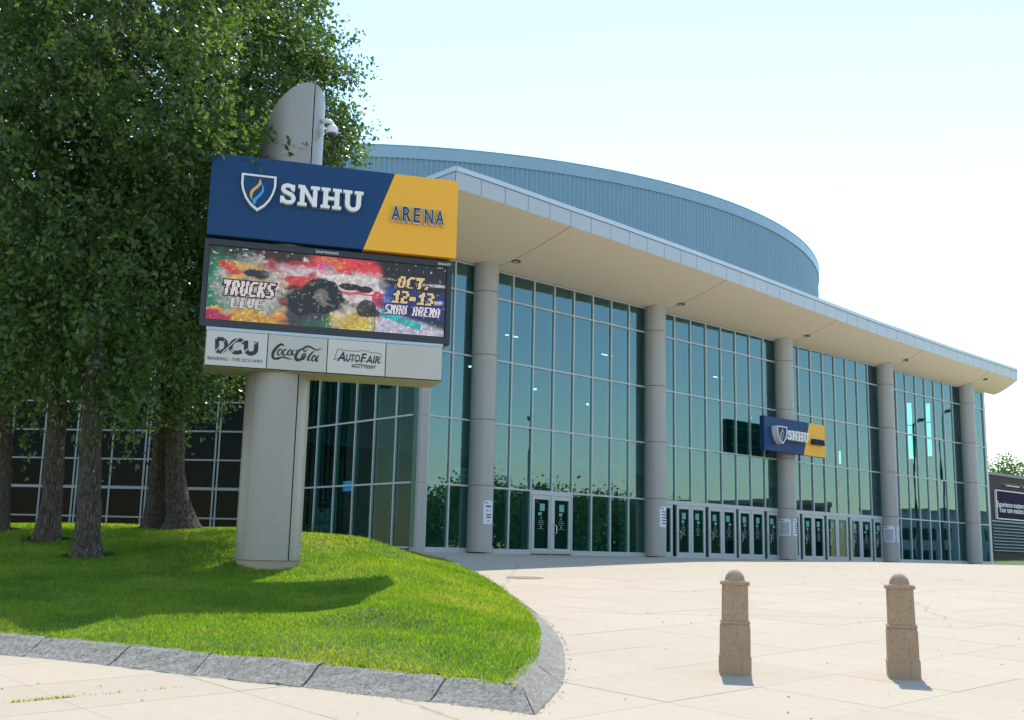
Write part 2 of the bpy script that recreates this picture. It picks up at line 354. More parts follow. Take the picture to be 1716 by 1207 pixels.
def text(bl, s, x, y, h, d0, d1, bold=0., shear=0., space=1., align='LEFT', width=None, base=None):
    """flat or raised lettering from the built-in font, into builder bl (fr(x, d, y)); h = capital height; base(x) = extra height"""
    cu = bpy.data.curves.new('text', 'FONT'); cu.body = s; cu.size = 1; cu.offset = bold; cu.shear = shear; cu.space_character = space
    cu.align_x = align; cu.extrude = .05 if d0 != d1 else 0; cu.resolution_u = 3; cu.fill_mode = 'BOTH'
    ob = bpy.data.objects.new('text', cu); COL.objects.link(ob)
    dg = bpy.context.evaluated_depsgraph_get(); dg.update(); me = bpy.data.meshes.new_from_object(ob.evaluated_get(dg))
    bpy.data.objects.remove(ob); k = h / .70
    co = [v.co.copy() for v in me.vertices]; xs = [c.x for c in co] or [0]
    kx = width / (max(xs) - min(xs)) if width else k
    x0 = min(xs) if (width or align == 'LEFT') else 0
    V = [(x + (c.x - x0) * kx, (d1 if c.z > -.001 else d0), y + c.y * k + (base((c.x - x0) * kx) if base else 0)) for c in co]
    bl.add(V, [tuple(p.vertices) for p in me.polygons]); bpy.data.meshes.remove(me); return bl

# ------------------------------------------------------------------ frames: the facade (along, out, up) and the sign (along, out, up)
def ray(px, py): return RM @ np.array([px - CX, -(py - CY), -F_])
TH = math.radians(42.13); D = np.array([math.cos(TH), math.sin(TH), 0]); N = np.array([math.sin(TH), -math.cos(TH), 0])
P1 = np.array([-.974, 37.5, 0.])
def fac(s, o, z): return P1 + D * s + N * o + np.array([0, 0, z])
BASE = 1.6; LV = [1.72, 3.84, 6.085, 8.335, 10.585, 11.59]; GO = -.22; BAY = 9.145; CS = -2.57
SA = math.radians(16.3); pd = np.array([math.cos(SA), math.sin(SA), 0]); pN = np.array([math.sin(SA), -math.cos(SA), 0])
_r = ray(500, 600); PC = _r * (17.6 / _r[1]); PC[2] = 0
def sg(a, d, z): return PC + pd * a + pN * d + np.array([0, 0, z])
def span(px, py, off=0.):
    v = ray(px, py); o = np.array([0, 0, CZ]); p0 = PC + pN * off; t = ((p0 - o) @ pN) / (v @ pN); p = o + v * t
    return float((p - PC) @ pd), float(p[2])

# ------------------------------------------------------------------ ground, plaza
def gz(x, y):
    y = np.asarray(y, float); return np.where(y < 32, np.maximum(-.03 + .0473 * y, -1.2), np.minimum(1.484 + (y - 32) * .012, 1.585)) + 0 * np.asarray(x, float)
ys = [-400, -120, -25, -10, 0, 8, 16, 24, 32, 35, 38, 41, 50, 80, 140, 300, 900, 3000]; xs = [-3000, -600, -150, -40, 0, 40, 150, 600, 3000]
V = [(x, y, float(gz(x, y)) - .06) for y in ys for x in xs]; nx = len(xs)
tag(mesh('ground', V, [(j * nx + i, j * nx + i + 1, (j + 1) * nx + i + 1, (j + 1) * nx + i) for j in range(len(ys) - 1) for i in range(nx - 1)], M['ground']), 'wide pale ground sheet around the arena reaching to the horizon', None, None, 'structure')
# plaza: base sheet (joint fill), far concrete and near slabs laid on the facade's grid
plaza = empty('plaza', (0, 12, float(gz(0, 12))), 'pale concrete plaza sloping up to the glass entrance', None, None, 'structure')
def quadgrid(us, vs_, fr, dz):
    V = []; 
    for v in vs_:
        for u in us:
            p = fr(u, v); V.append((p[0], p[1], float(gz(p[0], p[1])) + dz))
    n = len(us); return V, [(j * n + i, j * n + i + 1, (j + 1) * n + i + 1, (j + 1) * n + i) for j in range(len(vs_) - 1) for i in range(n - 1)]
pf = lambda u, v: D * u - N * v          # u along the facade, v towards it (distance from camera)
V, Fq = quadgrid(np.linspace(-26, 64, 46), np.linspace(-14, 28.4, 80), pf, -.03)
mesh('joint_bed', V, Fq, M['joint'], plaza)
SU, SV = 1.30, 1.222
def vis(p):
    return p[1] > 6.5 and -.56 < p[0] / max(p[1], .1) < .56 and p[1] < 24.5 and p[0] > -10
slabs = 0
for j in range(-6, 24):
    v0 = 4.84 + SV * (j - 0); 
    for i in range(-10, 22):
        u0 = 7.3 + SU * i
        c = pf(u0 + SU / 2, v0 + SV / 2)
        if not vis(c): continue
        if c[0] < -1.5 and c[1] > 12.6 + -.1 * c[0]: continue
        g = .0026; dz = random.uniform(-.0012, .0012)
        q = [pf(u0 + g, v0 + g), pf(u0 + SU - g, v0 + g), pf(u0 + SU - g, v0 + SV - g), pf(u0 + g, v0 + SV - g)]
        top = [(p[0], p[1], float(gz(p[0], p[1])) + dz) for p in q]; bot = [(p[0], p[1], float(gz(p[0], p[1])) - .05) for p in q]
        mesh('paving_slab', bot + top, BF, M['conc'], plaza); slabs += 1
# the rest of the plaza: joints only show as material beyond about twenty metres
cells = []; 
V = []; Fq = []
g = .003
for j in range(-14, 20):
    v0 = 4.84 + SV * j
    for i in range(-26, 44):
        u0 = 7.3 + SU * i; c = pf(u0 + SU / 2, v0 + SV / 2)
        if vis(c) and not (c[0] < -1.5 and c[1] > 12.6 + -.1 * c[0]): continue
        if v0 + SV > 28.35: continue
        q = [pf(u0 + g, v0 + g), pf(u0 + SU - g, v0 + g), pf(u0 + SU - g, v0 + SV - g), pf(u0 + g, v0 + SV - g)]
        n = len(V); V += [(p[0], p[1], float(gz(p[0], p[1]))) for p in q]; Fq.append((n, n + 1, n + 2, n + 3))
tag(mesh('paving', V, Fq, M['conc'], plaza), kind='stuff')

# ------------------------------------------------------------------ lawn mound with its stone kerb
KF = [(-26, 18.2), (-16, 15.0), (-9, 12.6), (-6.4, 11.7), (-5, 11.16), (-4.37, 10.93), (-3.75, 10.64), (-2.85, 10.18), (-2.46, 10.0), (-1.75, 9.71), (-.61, 9.15), (.24, 8.72)]
KR = [(.24, 8.72), (.53, 10.24), (.63, 11.92), (.655, 13.2), (.60, 14.6), (.47, 16.2), (.27, 18.0), (.02, 20.0), (-.36, 22.3), (-.98, 25.6), (-1.95, 29.2), (-2.75, 32.5), (-3.45, 35.4)]
KR = catmull(KR, 4)
def inset(P, k, w):
    a = np.array(P[max(k - 1, 0)]); b = np.array(P[min(k + 1, len(P) - 1)]); d = (b - a) / np.linalg.norm(b - a); return np.array(P[k]) + np.array([-d[1], d[0]]) * w
KW, KH = .285, .160
inF = [inset(KF, k, KW) for k in range(len(KF))]; inR = [inset(KR, k, KW * .92) for k in range(len(KR))]
ci = np.array([.24 - .10, 8.72 + .36]); inF[-1] = ci; inR[0] = ci
LE = fac(CS, GO, 0) - N * 9.0                      # corner where the side wing meets the return wall
ld = np.array([1, -.087, 0]) / math.hypot(1, .087); ln = np.array([.087, 1, 0]) / math.hypot(1, .087)
edge = [tuple(p) for p in inF] + [tuple(p) for p in inR[1:]] + [(-3.55, 36.1), tuple((LE + N * .05)[:2]), tuple((LE - ld * 26)[:2] + np.array([0, 0.])), (-34, 30)]
# heights: thin plate spline
ctl = []
for p in inF + inR[4::4]: ctl.append((p[0], p[1], float(gz(*p)) + KH - .01))
ctl += [(-4.42, 18, 1.33), (-3.4, 17.6, 1.22), (-7.02, 18.5, 1.40), (-8.52, 20.5, 1.65), (-7.49, 23.5, 1.95), (-6.8, 22.8, 1.92), (-9.65, 21, 1.78),
        (-2.68, 21.5, 1.79), (-4.15, 22.5, 1.89), (-5.8, 23.5, 1.97), (-8.45, 24, 2.0), (-11.04, 24, 1.95), (-16, 24, 1.9), (-24, 26, 1.8),
        (-2.4, 29, 1.60), (-4.2, 28, 1.72), (-7, 31, 1.72), (-4.0, 35.8, 1.6), (-9.1, 42.9, 1.68), (-13, 36, 1.72), (-20, 43, 1.7), (-33, 45, 1.7), (-34, 30, 1.6),
        (-2.0, 13.5, .84), (-3.5, 13.3, .85), (-5.0, 13.8, .90), (-7.0, 14.6, 1.0), (-2.0, 15.0, .99), (-2.2, 16.3, 1.11), (-3.6, 15.3, 1.02), (-1.5, 12.0, .74)]
for i in range(6, 46, 3):
    a_, b_ = np.array(KR[i - 1]), np.array(KR[i + 1]); q_ = (b_ - a_) / np.linalg.norm(b_ - a_); q_ = np.array([-q_[1], q_[0]])
    c0 = KR[i][1]; e_ = np.array(inR[i]); ze = float(gz(*e_)) + KH
    for w_, up in ((.35, .06), (1.0, .15 if c0 < 17 else .21), (1.9, .24 if c0 < 17 else .36)):
        c_ = e_ + q_ * w_
        if c_[1] < 27 or w_ < .5: ctl.append((c_[0], c_[1], min(ze + up * (.55 if c_[1] < 12 else 1), 1.62)))
ctl = np.array(ctl); nC = len(ctl)
def U_(r2): return np.where(r2 > 1e-12, .5 * r2 * np.log(np.maximum(r2, 1e-12)), 0)
_K = U_(((ctl[:, None, :2] - ctl[None, :, :2]) ** 2).sum(-1)) + np.eye(nC) * .12
_P = np.c_[np.ones(nC), ctl[:, :2]]; _A = np.block([[_K, _P], [_P.T, np.zeros((3, 3))]])
_W = np.linalg.solve(_A, np.r_[ctl[:, 2], np.zeros(3)])
def lz(x, y):
    x = np.atleast_1d(np.asarray(x, float)); y = np.atleast_1d(np.asarray(y, float)); out = np.empty(len(x))
    for i in range(0, len(x), 20000):
        a = np.c_[x[i:i + 20000], y[i:i + 20000]]; r2 = ((a[:, None, :] - ctl[None, :, :2]) ** 2).sum(-1)
        out[i:i + 20000] = U_(r2) @ _W[:nC] + _W[nC] + a @ _W[nC + 1:]
    return np.maximum(out, gz(x, y) + .02)
EP = np.array(edge)
def inside(x, y):
    r = np.zeros(len(x), bool); m = len(EP)
    for i in range(m):
        x0, y0 = EP[i]; x1, y1 = EP[(i + 1) % m]
        c = ((y0 > y) != (y1 > y)) & (x < (x1 - x0) * (y - y0) / (y1 - y0 + 1e-12) + x0); r ^= c
    return r
gx = np.r_[np.arange(-34, -12, .8), np.arange(-12, 1.2, .11)]; gy = np.r_[np.arange(8.4, 26, .11), np.arange(26, 46, .5)]
XX, YY = np.meshgrid(gx, gy); ZZ = lz(XX.ravel(), YY.ravel()).reshape(XX.shape)
V = np.c_[XX.ravel(), YY.ravel(), ZZ.ravel()]; n = len(gx)
I, J = np.meshgrid(np.arange(n - 1), np.arange(len(gy) - 1)); a = (J * n + I).ravel(); Fq = np.c_[a, a + 1, a + n + 1, a + n]
cen = V[Fq].mean(1); ok = np.ones(len(cen), bool)
for ox, oy in ((.1, .1), (-.1, .1), (.1, -.1), (-.1, -.1)): ok &= inside(cen[:, 0] + ox, cen[:, 1] + oy)
Fq = Fq[ok]
used = np.unique(Fq); mp = -np.ones(len(V), int); mp[used] = np.arange(len(used))
lawn = tag(mesh('lawn', V[used], mp[Fq], M['turf'], None, True), 'green grass mound under the trees around the sign pylon', None, None, 'structure')
# grass blades
def blades():
    n = 900000; x = rng.uniform(-13.5, .8, n); y = rng.uniform(8.6, 27, n)
    keep = (x / y > -.53) & (rng.random(n) < np.clip((13.0 / y) ** 1.7, .10, 1)); x, y = x[keep], y[keep]
    k = inside(x, y)
    for tx, ty in ((-7.02, 18.5), (-8.52, 20.5), (-7.49, 23.4), (-6.8, 22.9), (-9.9, 21.5)): k &= (np.hypot(x - tx, y - ty) > .33 + .25 * rng.random(len(x)))
    x, y = x[k], y[k]; n = len(x); z = lz(x, y)
    far = np.clip(y / 11, 1, 2.4); patch = .5 + .5 * np.sin(x * 1.7 + np.sin(y * 1.3) * 2) * np.sin(y * 1.9 + x * .6)
    h = rng.uniform(.018, .044, n) * (.75 + .5 * patch) * np.sqrt(far); wd = rng.uniform(.0035, .0065, n) * far
    an = rng.uniform(0, 2 * np.pi, n); ln_ = rng.normal(0, .55, (n, 2)) * h[:, None]
    dx, dy = np.cos(an) * wd, np.sin(an) * wd
    A = np.c_[x - dx, y - dy, z - .006]; Bq = np.c_[x + dx, y + dy, z - .006]; T = np.c_[x + ln_[:, 0], y + ln_[:, 1], z + h]
    V = np.stack([A, Bq, T], 1).reshape(-1, 3); return V, np.arange(3 * n).reshape(-1, 3)
V, Fq = blades(); tag(mesh('grass', V, Fq, M['blade']), 'short mown grass blades covering the mound', 'grass', None, 'stuff')
# kerb stones: rough granite along the front, smoother sawn stone round the right side
kerb = empty('stone_kerb', (.2, 8.8, .38), 'sloping granite kerb stones edging the grass mound', 'kerb')
def along(P, Q, ts):
    P = np.array(P); Q = np.array(Q); L = np.r_[0, np.cumsum(np.linalg.norm(np.diff(P, axis=0), axis=1))]
    f = lambda A, t: np.array([np.interp(t, L, A[:, k]) for k in (0, 1)]); return [(f(P, t), f(Q, t)) for t in ts], L
def stone(pairs, mat, amp, jit):
    """pairs: list of (outer, inner) plan points along the stone"""
    m = len(pairs); prof = [(-.02, -.12), (.0, .0), (.02, .028), (.30, .26), (.60, .60), (.86, .92), (1.0, 1.0), (1.30, 1.0), (1.34, -.2)]; V = []; ph = random.uniform(0, 9)
    for i, (o, q) in enumerate(pairs):
        for j, (t, h) in enumerate(prof):
            p = o + (q - o) * t; ns = (math.sin(p[0] * 23 + ph + j * 2.1) + math.sin(p[1] * 31 + j * 3.7 + ph)) * .5 * amp if 1 < j < 8 else 0
            V.append((p[0], p[1], float(gz(p[0], p[1])) + h * KH + ns + jit))
    k = len(prof); Fc = [(i * k + j, (i + 1) * k + j, (i + 1) * k + j + 1, i * k + j + 1) for i in range(m - 1) for j in range(k - 1)]
    Fc += [tuple(range(k))[::-1], tuple((m - 1) * k + j for j in range(k))]
    b = B(); b.add(V, Fc, True); return b.out('kerb_stone', mat, kerb)
_, LF = along(KF, inF, [0])
cut = [0, 4.6, 9, 13, 16.5, 20.2, LF[3] + .4, np.interp(-4.74, [p[0] for p in KF], LF), np.interp(-3.75, [p[0] for p in KF], LF), np.interp(-2.85, [p[0] for p in KF], LF), np.interp(-2.46, [p[0] for p in KF], LF), np.interp(-1.75, [p[0] for p in KF], LF), np.interp(-.61, [p[0] for p in KF], LF), LF[-1]]
cut = sorted(set(float(c) for c in cut))
for a, b_ in zip(cut[:-1], cut[1:]):
    g = .009; pr, _ = along(KF, inF, np.linspace(a + g, b_ - g, 7)); stone(pr, M['granite'], .010, random.uniform(-.006, .006))
_, LR = along(KR, inR, [0])
cutR = [0, LR[4] - .03, LR[12] - .3, LR[20], LR[28], LR[32], LR[36], LR[40], LR[44], LR[48]]
for a, b_ in zip(cutR[:-1], cutR[1:]):
    g = .010; pr, _ = along(KR, inR, np.linspace(a + g, b_ - g, 5)); stone(pr, M['sawn'], .008, random.uniform(-.004, .004))
# manhole cover
def disc(c, r, z0, z1, n=40): 
    return [(c[0] + r * math.cos(2 * math.pi * k / n), c[1] + r * math.sin(2 * math.pi * k / n)) for k in range(n)]
mh = empty('manhole_cover', (.39, 23.8, float(gz(.39, 23.8))), 'round rusty manhole cover set flat in the plaza', 'manhole cover')
for nm, r0, r1, h, mt in (('rim', .40, .34, .006, 'rust'), ('lid', .335, 0, .008, 'rust')):
    n = 40; V = []; Fc = []
    for r, dz in ((r0, -.01), (r0, h), (r1, h)) if r1 else ((r0, -.01), (r0, h), (r0 * .5, h + .001)):
        V += [(.39 + r * math.cos(2 * math.pi * k / n), 23.8 + r * math.sin(2 * math.pi * k / n), 0) for k in range(n)]
        V[-n:] = [(x, y, float(gz(x, y)) + dz) for x, y, _ in V[-n:]]
    Fc = [(i * n + k, i * n + (k + 1) % n, (i + 1) * n + (k + 1) % n, (i + 1) * n + k) for i in range(2) for k in range(n)]
    if not r1: Fc.append(tuple(2 * n + k for k in range(n)))
    mesh(nm, V, Fc, M[mt], mh)

# ------------------------------------------------------------------ arena building
arena = empty('arena_building', tuple(fac(0, 0, BASE)), 'large arena with blue ribbed drum, tall teal glass front and round grey columns', 'arena')
def fb(): return B(lambda s, o, z: fac(s, o, z))
# slab under the facade
fb().box(-3.2, 39.6, -13, .62, 1.2, 1.575).out('entrance_step', M['conc'], arena)
# columns built of stacked metal sections
colmesh = {}
zs = [BASE + .02, 3.86, 6.11, 8.37, 10.63, 11.74]
def section(h, r=.445, n=40):
    pr = [(r - .008, 0), (r, .008), (r, .008), (r, h - .008), (r, h - .008), (r - .008, h)]; V = []
    for rr, z in pr: V += [(rr * math.cos(2 * math.pi * k / n), rr * math.sin(2 * math.pi * k / n), z) for k in range(n)]
    return raw('column_section', V, [(i * n + k, i * n + (k + 1) % n, (i + 1) * n + (k + 1) % n, (i + 1) * n + k) for i in (0, 2, 4) for k in range(n)] + [tuple(5 * n + k for k in range(n)), tuple(range(n))[::-1]], M['column'], False)
secs = [section(zs[i + 1] - zs[i] - .012) for i in range(5)]
for me in secs:
    me.polygons.foreach_set('use_smooth', np.array([len(p.vertices) == 4 for p in me.polygons]))
b = B(); b.tube([(0, 0, 0), (0, 0, 10.1)], .425, 32, True); core = raw('column', b.V, b.F, M['seam'])
for k in range(5):
    c = put('column', core, arena, fac(BAY * k, 0, BASE + .01))
    for i, me in enumerate(secs): put('column_section', me, c, fac(BAY * k, 0, zs[i]))
# glazing
panecache = {}
def pane(wd, h, mat):
    key = (round(wd, 3), round(h, 3), mat)
    if key not in panecache:
        bb = B(); bb.box(-wd / 2, wd / 2, -.012, .012, 0, h); panecache[key] = raw('glass_pane', bb.V, bb.F, M[mat])
    return panecache[key]
def glaze(edges, levels, fr, rot, parent, mat, skip=(), mw=.062, md=.07):
    for j, (e0, e1) in enumerate(zip(edges[:-1], edges[1:])):
        for r, (l0, l1) in enumerate(zip(levels[:-1], levels[1:])):
            if (j, r) in skip: continue
            o = put('glass_pane', pane(e1 - e0 - .03, l1 - l0 - .03, mat), parent, fr((e0 + e1) / 2, 0, l0 + .015), rot)
            o.rotation_euler = (random.gauss(0, .0012), 0, rot + random.gauss(0, .002))
def bars(edges, levels, fr, parent, z0, wide=(), noz=()):
    for j, e in enumerate(edges):
        wd = .1 if j in wide else .062
        B(fr).box(e - wd / 2, e + wd / 2, -.12, .065, z0, levels[-1] + .03).out('mullion', M['alu'], parent)
    for r, l in enumerate(levels):
        B(fr).box(edges[0], edges[-1], -.11, .058, l - .03, l + .03).out('transom', M['alu'], parent)
FG = lambda s, o, z: fac(s, GO + o, z)
fr0 = [-2.22, -1.26, -.21, .42]
glaze(fr0, LV, FG, TH, arena, 'glass'); bars(fr0[:-1], LV, FG, arena, BASE)
for k in range(4):
    E_ = [BAY * k + .42 + 1.05 * j for j in range(9)] + [BAY * (k + 1) + .42]
    skip = {(2, 0), (3, 0)} if k == 0 else ({(j, 0) for j in range(9)} if k in (1, 2) else set())
    glaze(E_, LV, FG, TH, arena, 'glass', skip)
    if k in (1, 2):
        for j, e in enumerate(E_[:-1]): B(FG).box(e - .031, e + .031, -.12, .065, LV[1] - .03, LV[-1] + .03).out('mullion', M['alu'], arena)
        for r, l in enumerate(LV[1:]): B(FG).box(E_[0], E_[-1], -.11, .058, l - .03, l + .03).out('transom', M['alu'], arena)
    else: bars(E_[:-1], LV, FG, arena, BASE)
    if k in (1, 2): continue
    segs = [(E_[0], E_[2]), (E_[4], E_[-1])] if k == 0 else [(E_[0], E_[-1])]
    for a, b_ in segs: B(FG).box(a, b_, -.08, .07, BASE - .02, LV[0] - .032).out('sill', M['alu'], arena)
B(FG).box(-2.22, .42, -.08, .07, BASE - .02, LV[0] - .032).out('sill', M['alu'], arena)
E5 = [BAY * 4 + .42, 39.05]; glaze(E5, LV, FG, TH, arena, 'glass'); bars(E5[:1], LV, FG, arena, BASE)
for l in LV: B(FG).box(E5[0], E5[1], -.11, .058, l - .03, l + .03).out('transom', M['alu'], arena)
B(FG).box(E5[0], 39.3, -.08, .07, BASE - .02, LV[0] - .032).out('sill', M['alu'], arena)
fb().box(39.05, 39.31, GO - .2, GO + .075, BASE - .02, 11.74).out('corner_post', M['alu'], arena)
# corner post at the left, in two-storey lengths with open joints
for z0, z1 in zip([BASE - .02] + LV[1:5], LV[1:6]):
    fb().box(CS, -2.24, GO - .30, GO + .085, z0 + .004, z1 - .004).out('corner_post', M['column'], arena)
# doors
def door(k, s0, s1, handle, notice=True, label=None):
    s0 += BAY * k; s1 += BAY * k; z0, z1 = BASE, 3.70; f0, f1 = -.03, .045; st = .13
    b = B(FG); b.box(s0, s0 + st, f0, f1, z0 + .02, z1); b.box(s1 - st, s1, f0, f1, z0 + .02, z1)
    b.box(s0 + st, s1 - st, f0, f1 - .002, z1 - .15, z1); b.box(s0 + st, s1 - st, f0, f1 - .002, z0 + .02, z0 + .20)
    d = b.out('door', M['alu'], arena)
    B(FG).box(s0 + st - .01, s1 - st + .01, -.012, .012, z0 + .19, z1 - .14).out('door_glass', M['glassdoor'], d)
    c = (s0 + s1) / 2
    if handle:
        h0 = s0 + .07 if handle > 0 else s1 - .07
        B(FG).tube([(h0, f1 - .01, 2.32), (h0, f1 + .06, 2.32), (h0 + .09 * handle, f1 + .085, 2.36), (h0 + .09 * handle, f1 + .085, 2.62), (h0, f1 + .06, 2.66), (h0, f1 - .01, 2.66)], .016, 6).out('handle', M['steel'], d)
    dx = random.uniform(-.08, .08)
    B(FG).box(c - .13 + dx, c + .11 + dx, -.006, .0155, 3.14, 3.40).out('notice', M['tealpaper'], d)
    B(FG).box(c - .07 - dx, c + .09 - dx, -.006, .0155, 2.98, 3.09).out('notice', M['tealpaper'], d)
    b = B(FG)                                             # small white print: emblem, three lines and a dot
    b.poly([(c - .02, 2.86), (c + .02, 2.86), (c + .012, 2.92), (c + .005, 2.955), (c - .015, 2.91)], .0135, .0165)
    for i, (hw, z) in enumerate(((.10, 2.80), (.15, 2.73), (.12, 2.655))):
        q = c - hw
        while q < c + hw: 
            e = min(q + random.uniform(.03, .06), c + hw); b.box(q, e, .0135, .0165, z - .008, z + .008); q = e + .016
    b.box(c - .025, c + .025, .0135, .0165, 2.545, 2.60); b.box(c - .17, c + .17, .0135, .0165, 2.50, 2.508)
    b.out('lettering', M['printwhite'], d); return d
# bay 1 pair
for s0, s1, h in ((2.60, 3.57, 0), (3.61, 4.60, 1)): door(0, s0, s1, h)
B(FG).box(2.55, 4.64, -.07, .06, 3.705, 3.83).out('door_header', M['alu'], arena)
def doorbay(k, leaves, gaps, x0):
    for s0, s1, h in leaves: door(k, s0, s1, h)
    for g0, g1 in gaps:
        B(FG).box(BAY * k + g0 + .01, BAY * k + g1 - .01, -.03, -.005, BASE + .05, 3.70).out('side_light', M['glassdoor'], arena)
    B(FG).box(BAY * k + x0, BAY * k + 9.5, -.07, .06, 3.705, 3.83).out('door_header', M['alu'], arena)
    B(FG).box(BAY * k + x0, BAY * k + 9.5, -.10, .075, BASE - .02, BASE + .03).out('threshold', M['alu'], arena)
doorbay(1, [(.36, 1.31, 0), (1.58, 2.49, 1), (2.51, 3.45, 0), (3.68, 4.61, 1), (4.63, 5.58, 0), (5.78, 6.69, 1), (6.71, 7.66, 0), (7.89, 8.80, 1)], [(1.31, 1.58), (3.45, 3.68), (5.58, 5.78), (7.66, 7.89), (8.80, 9.5)], .36)
doorbay(2, [(.40, 1.32, 0), (1.55, 2.42, 1), (2.44, 3.37, 0), (3.59, 4.48, 1), (4.50, 5.44, 0), (5.67, 6.66, 1), (6.69, 7.69, 0), (7.88, 8.72, 1)], [(1.32, 1.55), (3.37, 3.59), (5.44, 5.67), (7.69, 7.88), (8.72, 9.5)], .36)
# return wall (runs back from the left corner post) and the canopy
RE = [.06, 1.22, 2.48, 3.65, 4.87, 6.12, 7.32, 8.5, 9.0]
FR = lambda a, o, z: fac(CS - o, GO - a, z)          # a back from the corner, o out
RR = TH + math.pi / 2
glaze(RE, LV, FR, RR, arena, 'glassret'); 
for e in RE[1:]: B(FR).box(e - .035, e + .035, -.12, .065, BASE, 11.73).out('mullion', M['alu'], arena)
for l in LV: B(FR).box(.30, 9.0, -.11, .058, l - .03, l + .03).out('transom', M['alu'], arena)
ED = [(-4.7, 3.93), (-3.9, 3.93), (-1.85, 3.85), (.22, 3.73), (2.29, 3.65), (5.34, 3.47), (7.43, 3.34), (11.17, 3.06), (17, 2.57), (23.08, 2.08), (32.12, 1.58), (40.66, 1.29)]
def eo(s): return float(np.interp(s, [e[0] for e in ED], [e[1] for e in ED]))
ZB, ZP, ZT = 12.40, 12.93, 13.09
def prof(s, t): return fac(s, GO + .02 + (eo(s) - GO - .02) * t, 11.64 + (ZB - 11.64) * t ** 1.45)
ts = np.linspace(0, 1, 13); js = [-4.7, .45, 9.75, 19.0, 28.2, 36.6, 40.66]
for a, b_ in zip(js[:-1], js[1:]):
    S_ = np.linspace(a + (.012 if a > -4 else 0), b_ - .012, 10)
    sk = lambda s, t: s - .55 * t if False else s
    V = [prof(s, t) for s in S_ for t in ts]; n = len(ts)
    mesh('soffit_panel', V, [(i * n + j, i * n + j + 1, (i + 1) * n + j + 1, (i + 1) * n + j) for i in range(9) for j in range(n - 1)], M['soffit'], arena, True)
# dark backing just above the soffit (its joints), end closure, fascia panels, cap
S_ = np.linspace(-4.69, 40.6, 60)
V = [prof(s, t) + np.array([0, 0, .03]) for s in S_ for t in (0, .35, .7, .99)]
mesh('soffit_backing', V, [(i * 4 + j, i * 4 + j + 1, (i + 1) * 4 + j + 1, (i + 1) * 4 + j) for i in range(59) for j in range(3)], M['seam'], arena)
b = B(); V = [prof(40.66, t) for t in ts] + [fac(40.66, GO + .02 + (eo(40.66) - GO) * t, ZT - .01) for t in ts]; n = len(ts)
b.add(V, [(j, j + 1, n + j + 1, n + j) for j in range(n - 1)], True); b.out('canopy_end', M['fascia'], arena)
npan = 44; SP = np.linspace(-4.7, 40.66, npan + 1)
for a, b_ in zip(SP[:-1], SP[1:]):
    g = .010; V = []
    for s in (a + g, b_ - g):
        o = eo(s); V += [fac(s, o - .06, ZB + .002), fac(s, o, ZB), fac(s, o, ZP), fac(s, o - .06, ZP)]
    mesh('fascia_panel', V, [(0, 1, 5, 4), (1, 2, 6, 5), (2, 3, 7, 6), (3, 0, 4, 7), (0, 3, 2, 1), (4, 5, 6, 7)], M['fascia'], arena)
V = []; 
for s in SP: 
    o = eo(s); V += [fac(s, o - .05, ZB + .02), fac(s, o - .012, ZB + .02), fac(s, o - .012, ZP + .05), fac(s, o + .035, ZP + .004), fac(s, o + .035, ZT), fac(s, o - .3, ZT + .02)]
k = 6
mesh('fascia_backing', V, [(i * k + j, (i + 1) * k + j, (i + 1) * k + j + 1, i * k + j + 1) for i in range(npan) for j in range(0, 2)], M['seam'], arena)
mesh('fascia_cap', V, [(i * k + j, (i + 1) * k + j, (i + 1) * k + j + 1, i * k + j + 1) for i in range(npan) for j in range(2, 5)], M['cap'], arena)
# canopy along the return wall
CE = -4.7
for i in range(7):
    o0 = 3.93 - .02 - i * 1.28; o1 = o0 - 1.26
    fb().box(CE - .0, CE + .06, o1, o0, ZB, ZP).out('fascia_panel', M['fascia'], arena)
fb().box(CE - .035, CE + .3, -9.6, 3.95, ZP + .005, ZT).out('fascia_cap', M['cap'], arena)
V = [fac(CE + .05, o, ZB + .01) for o in (3.9, -9.4)] + [fac(CS, o, 11.72) for o in (3.9, -9.4)]
V = [fac(CE + .02, GO, ZB + .01), fac(CE + .02, -9.4, ZB + .01), fac(-2.3, -9.4, 11.72), fac(-2.3, GO, 11.72)]
mesh('soffit_panel', V, [(0, 1, 2, 3)], M['soffit'], arena)
# roof over lobby
fb().box(-4.6, 40.6, -16, 1.0, ZP - .02, ZP + .10).out('lobby_roof', M['roof'], arena)
V = [fac(s, o, ZP + .05) for s in SP for o in (.9, eo(s) - .02)]
mesh('canopy_roof', V, [(i * 2, i * 2 + 1, i * 2 + 3, i * 2 + 2) for i in range(npan)], M['roof'], arena)
# recessed downlights in the soffit beside every column
for k in range(5):
    s = BAY * k + .62; t = (.85 - GO) / (eo(s) - GO); c = prof(s, t); n = 20; V = []; rr = .17
    for r, dz in ((rr, .05), (rr, -.03), (rr * .75, -.035), (rr * .7, .03)): V += [(c[0] + r * math.cos(2 * math.pi * q / n), c[1] + r * math.sin(2 * math.pi * q / n), c[2] + dz) for q in range(n)]
    mesh('downlight', V, [(i * n + q, i * n + (q + 1) % n, (i + 1) * n + (q + 1) % n, (i + 1) * n + q) for i in range(3) for q in range(n)] + [tuple(3 * n + q for q in range(n))], M['rust'], arena)
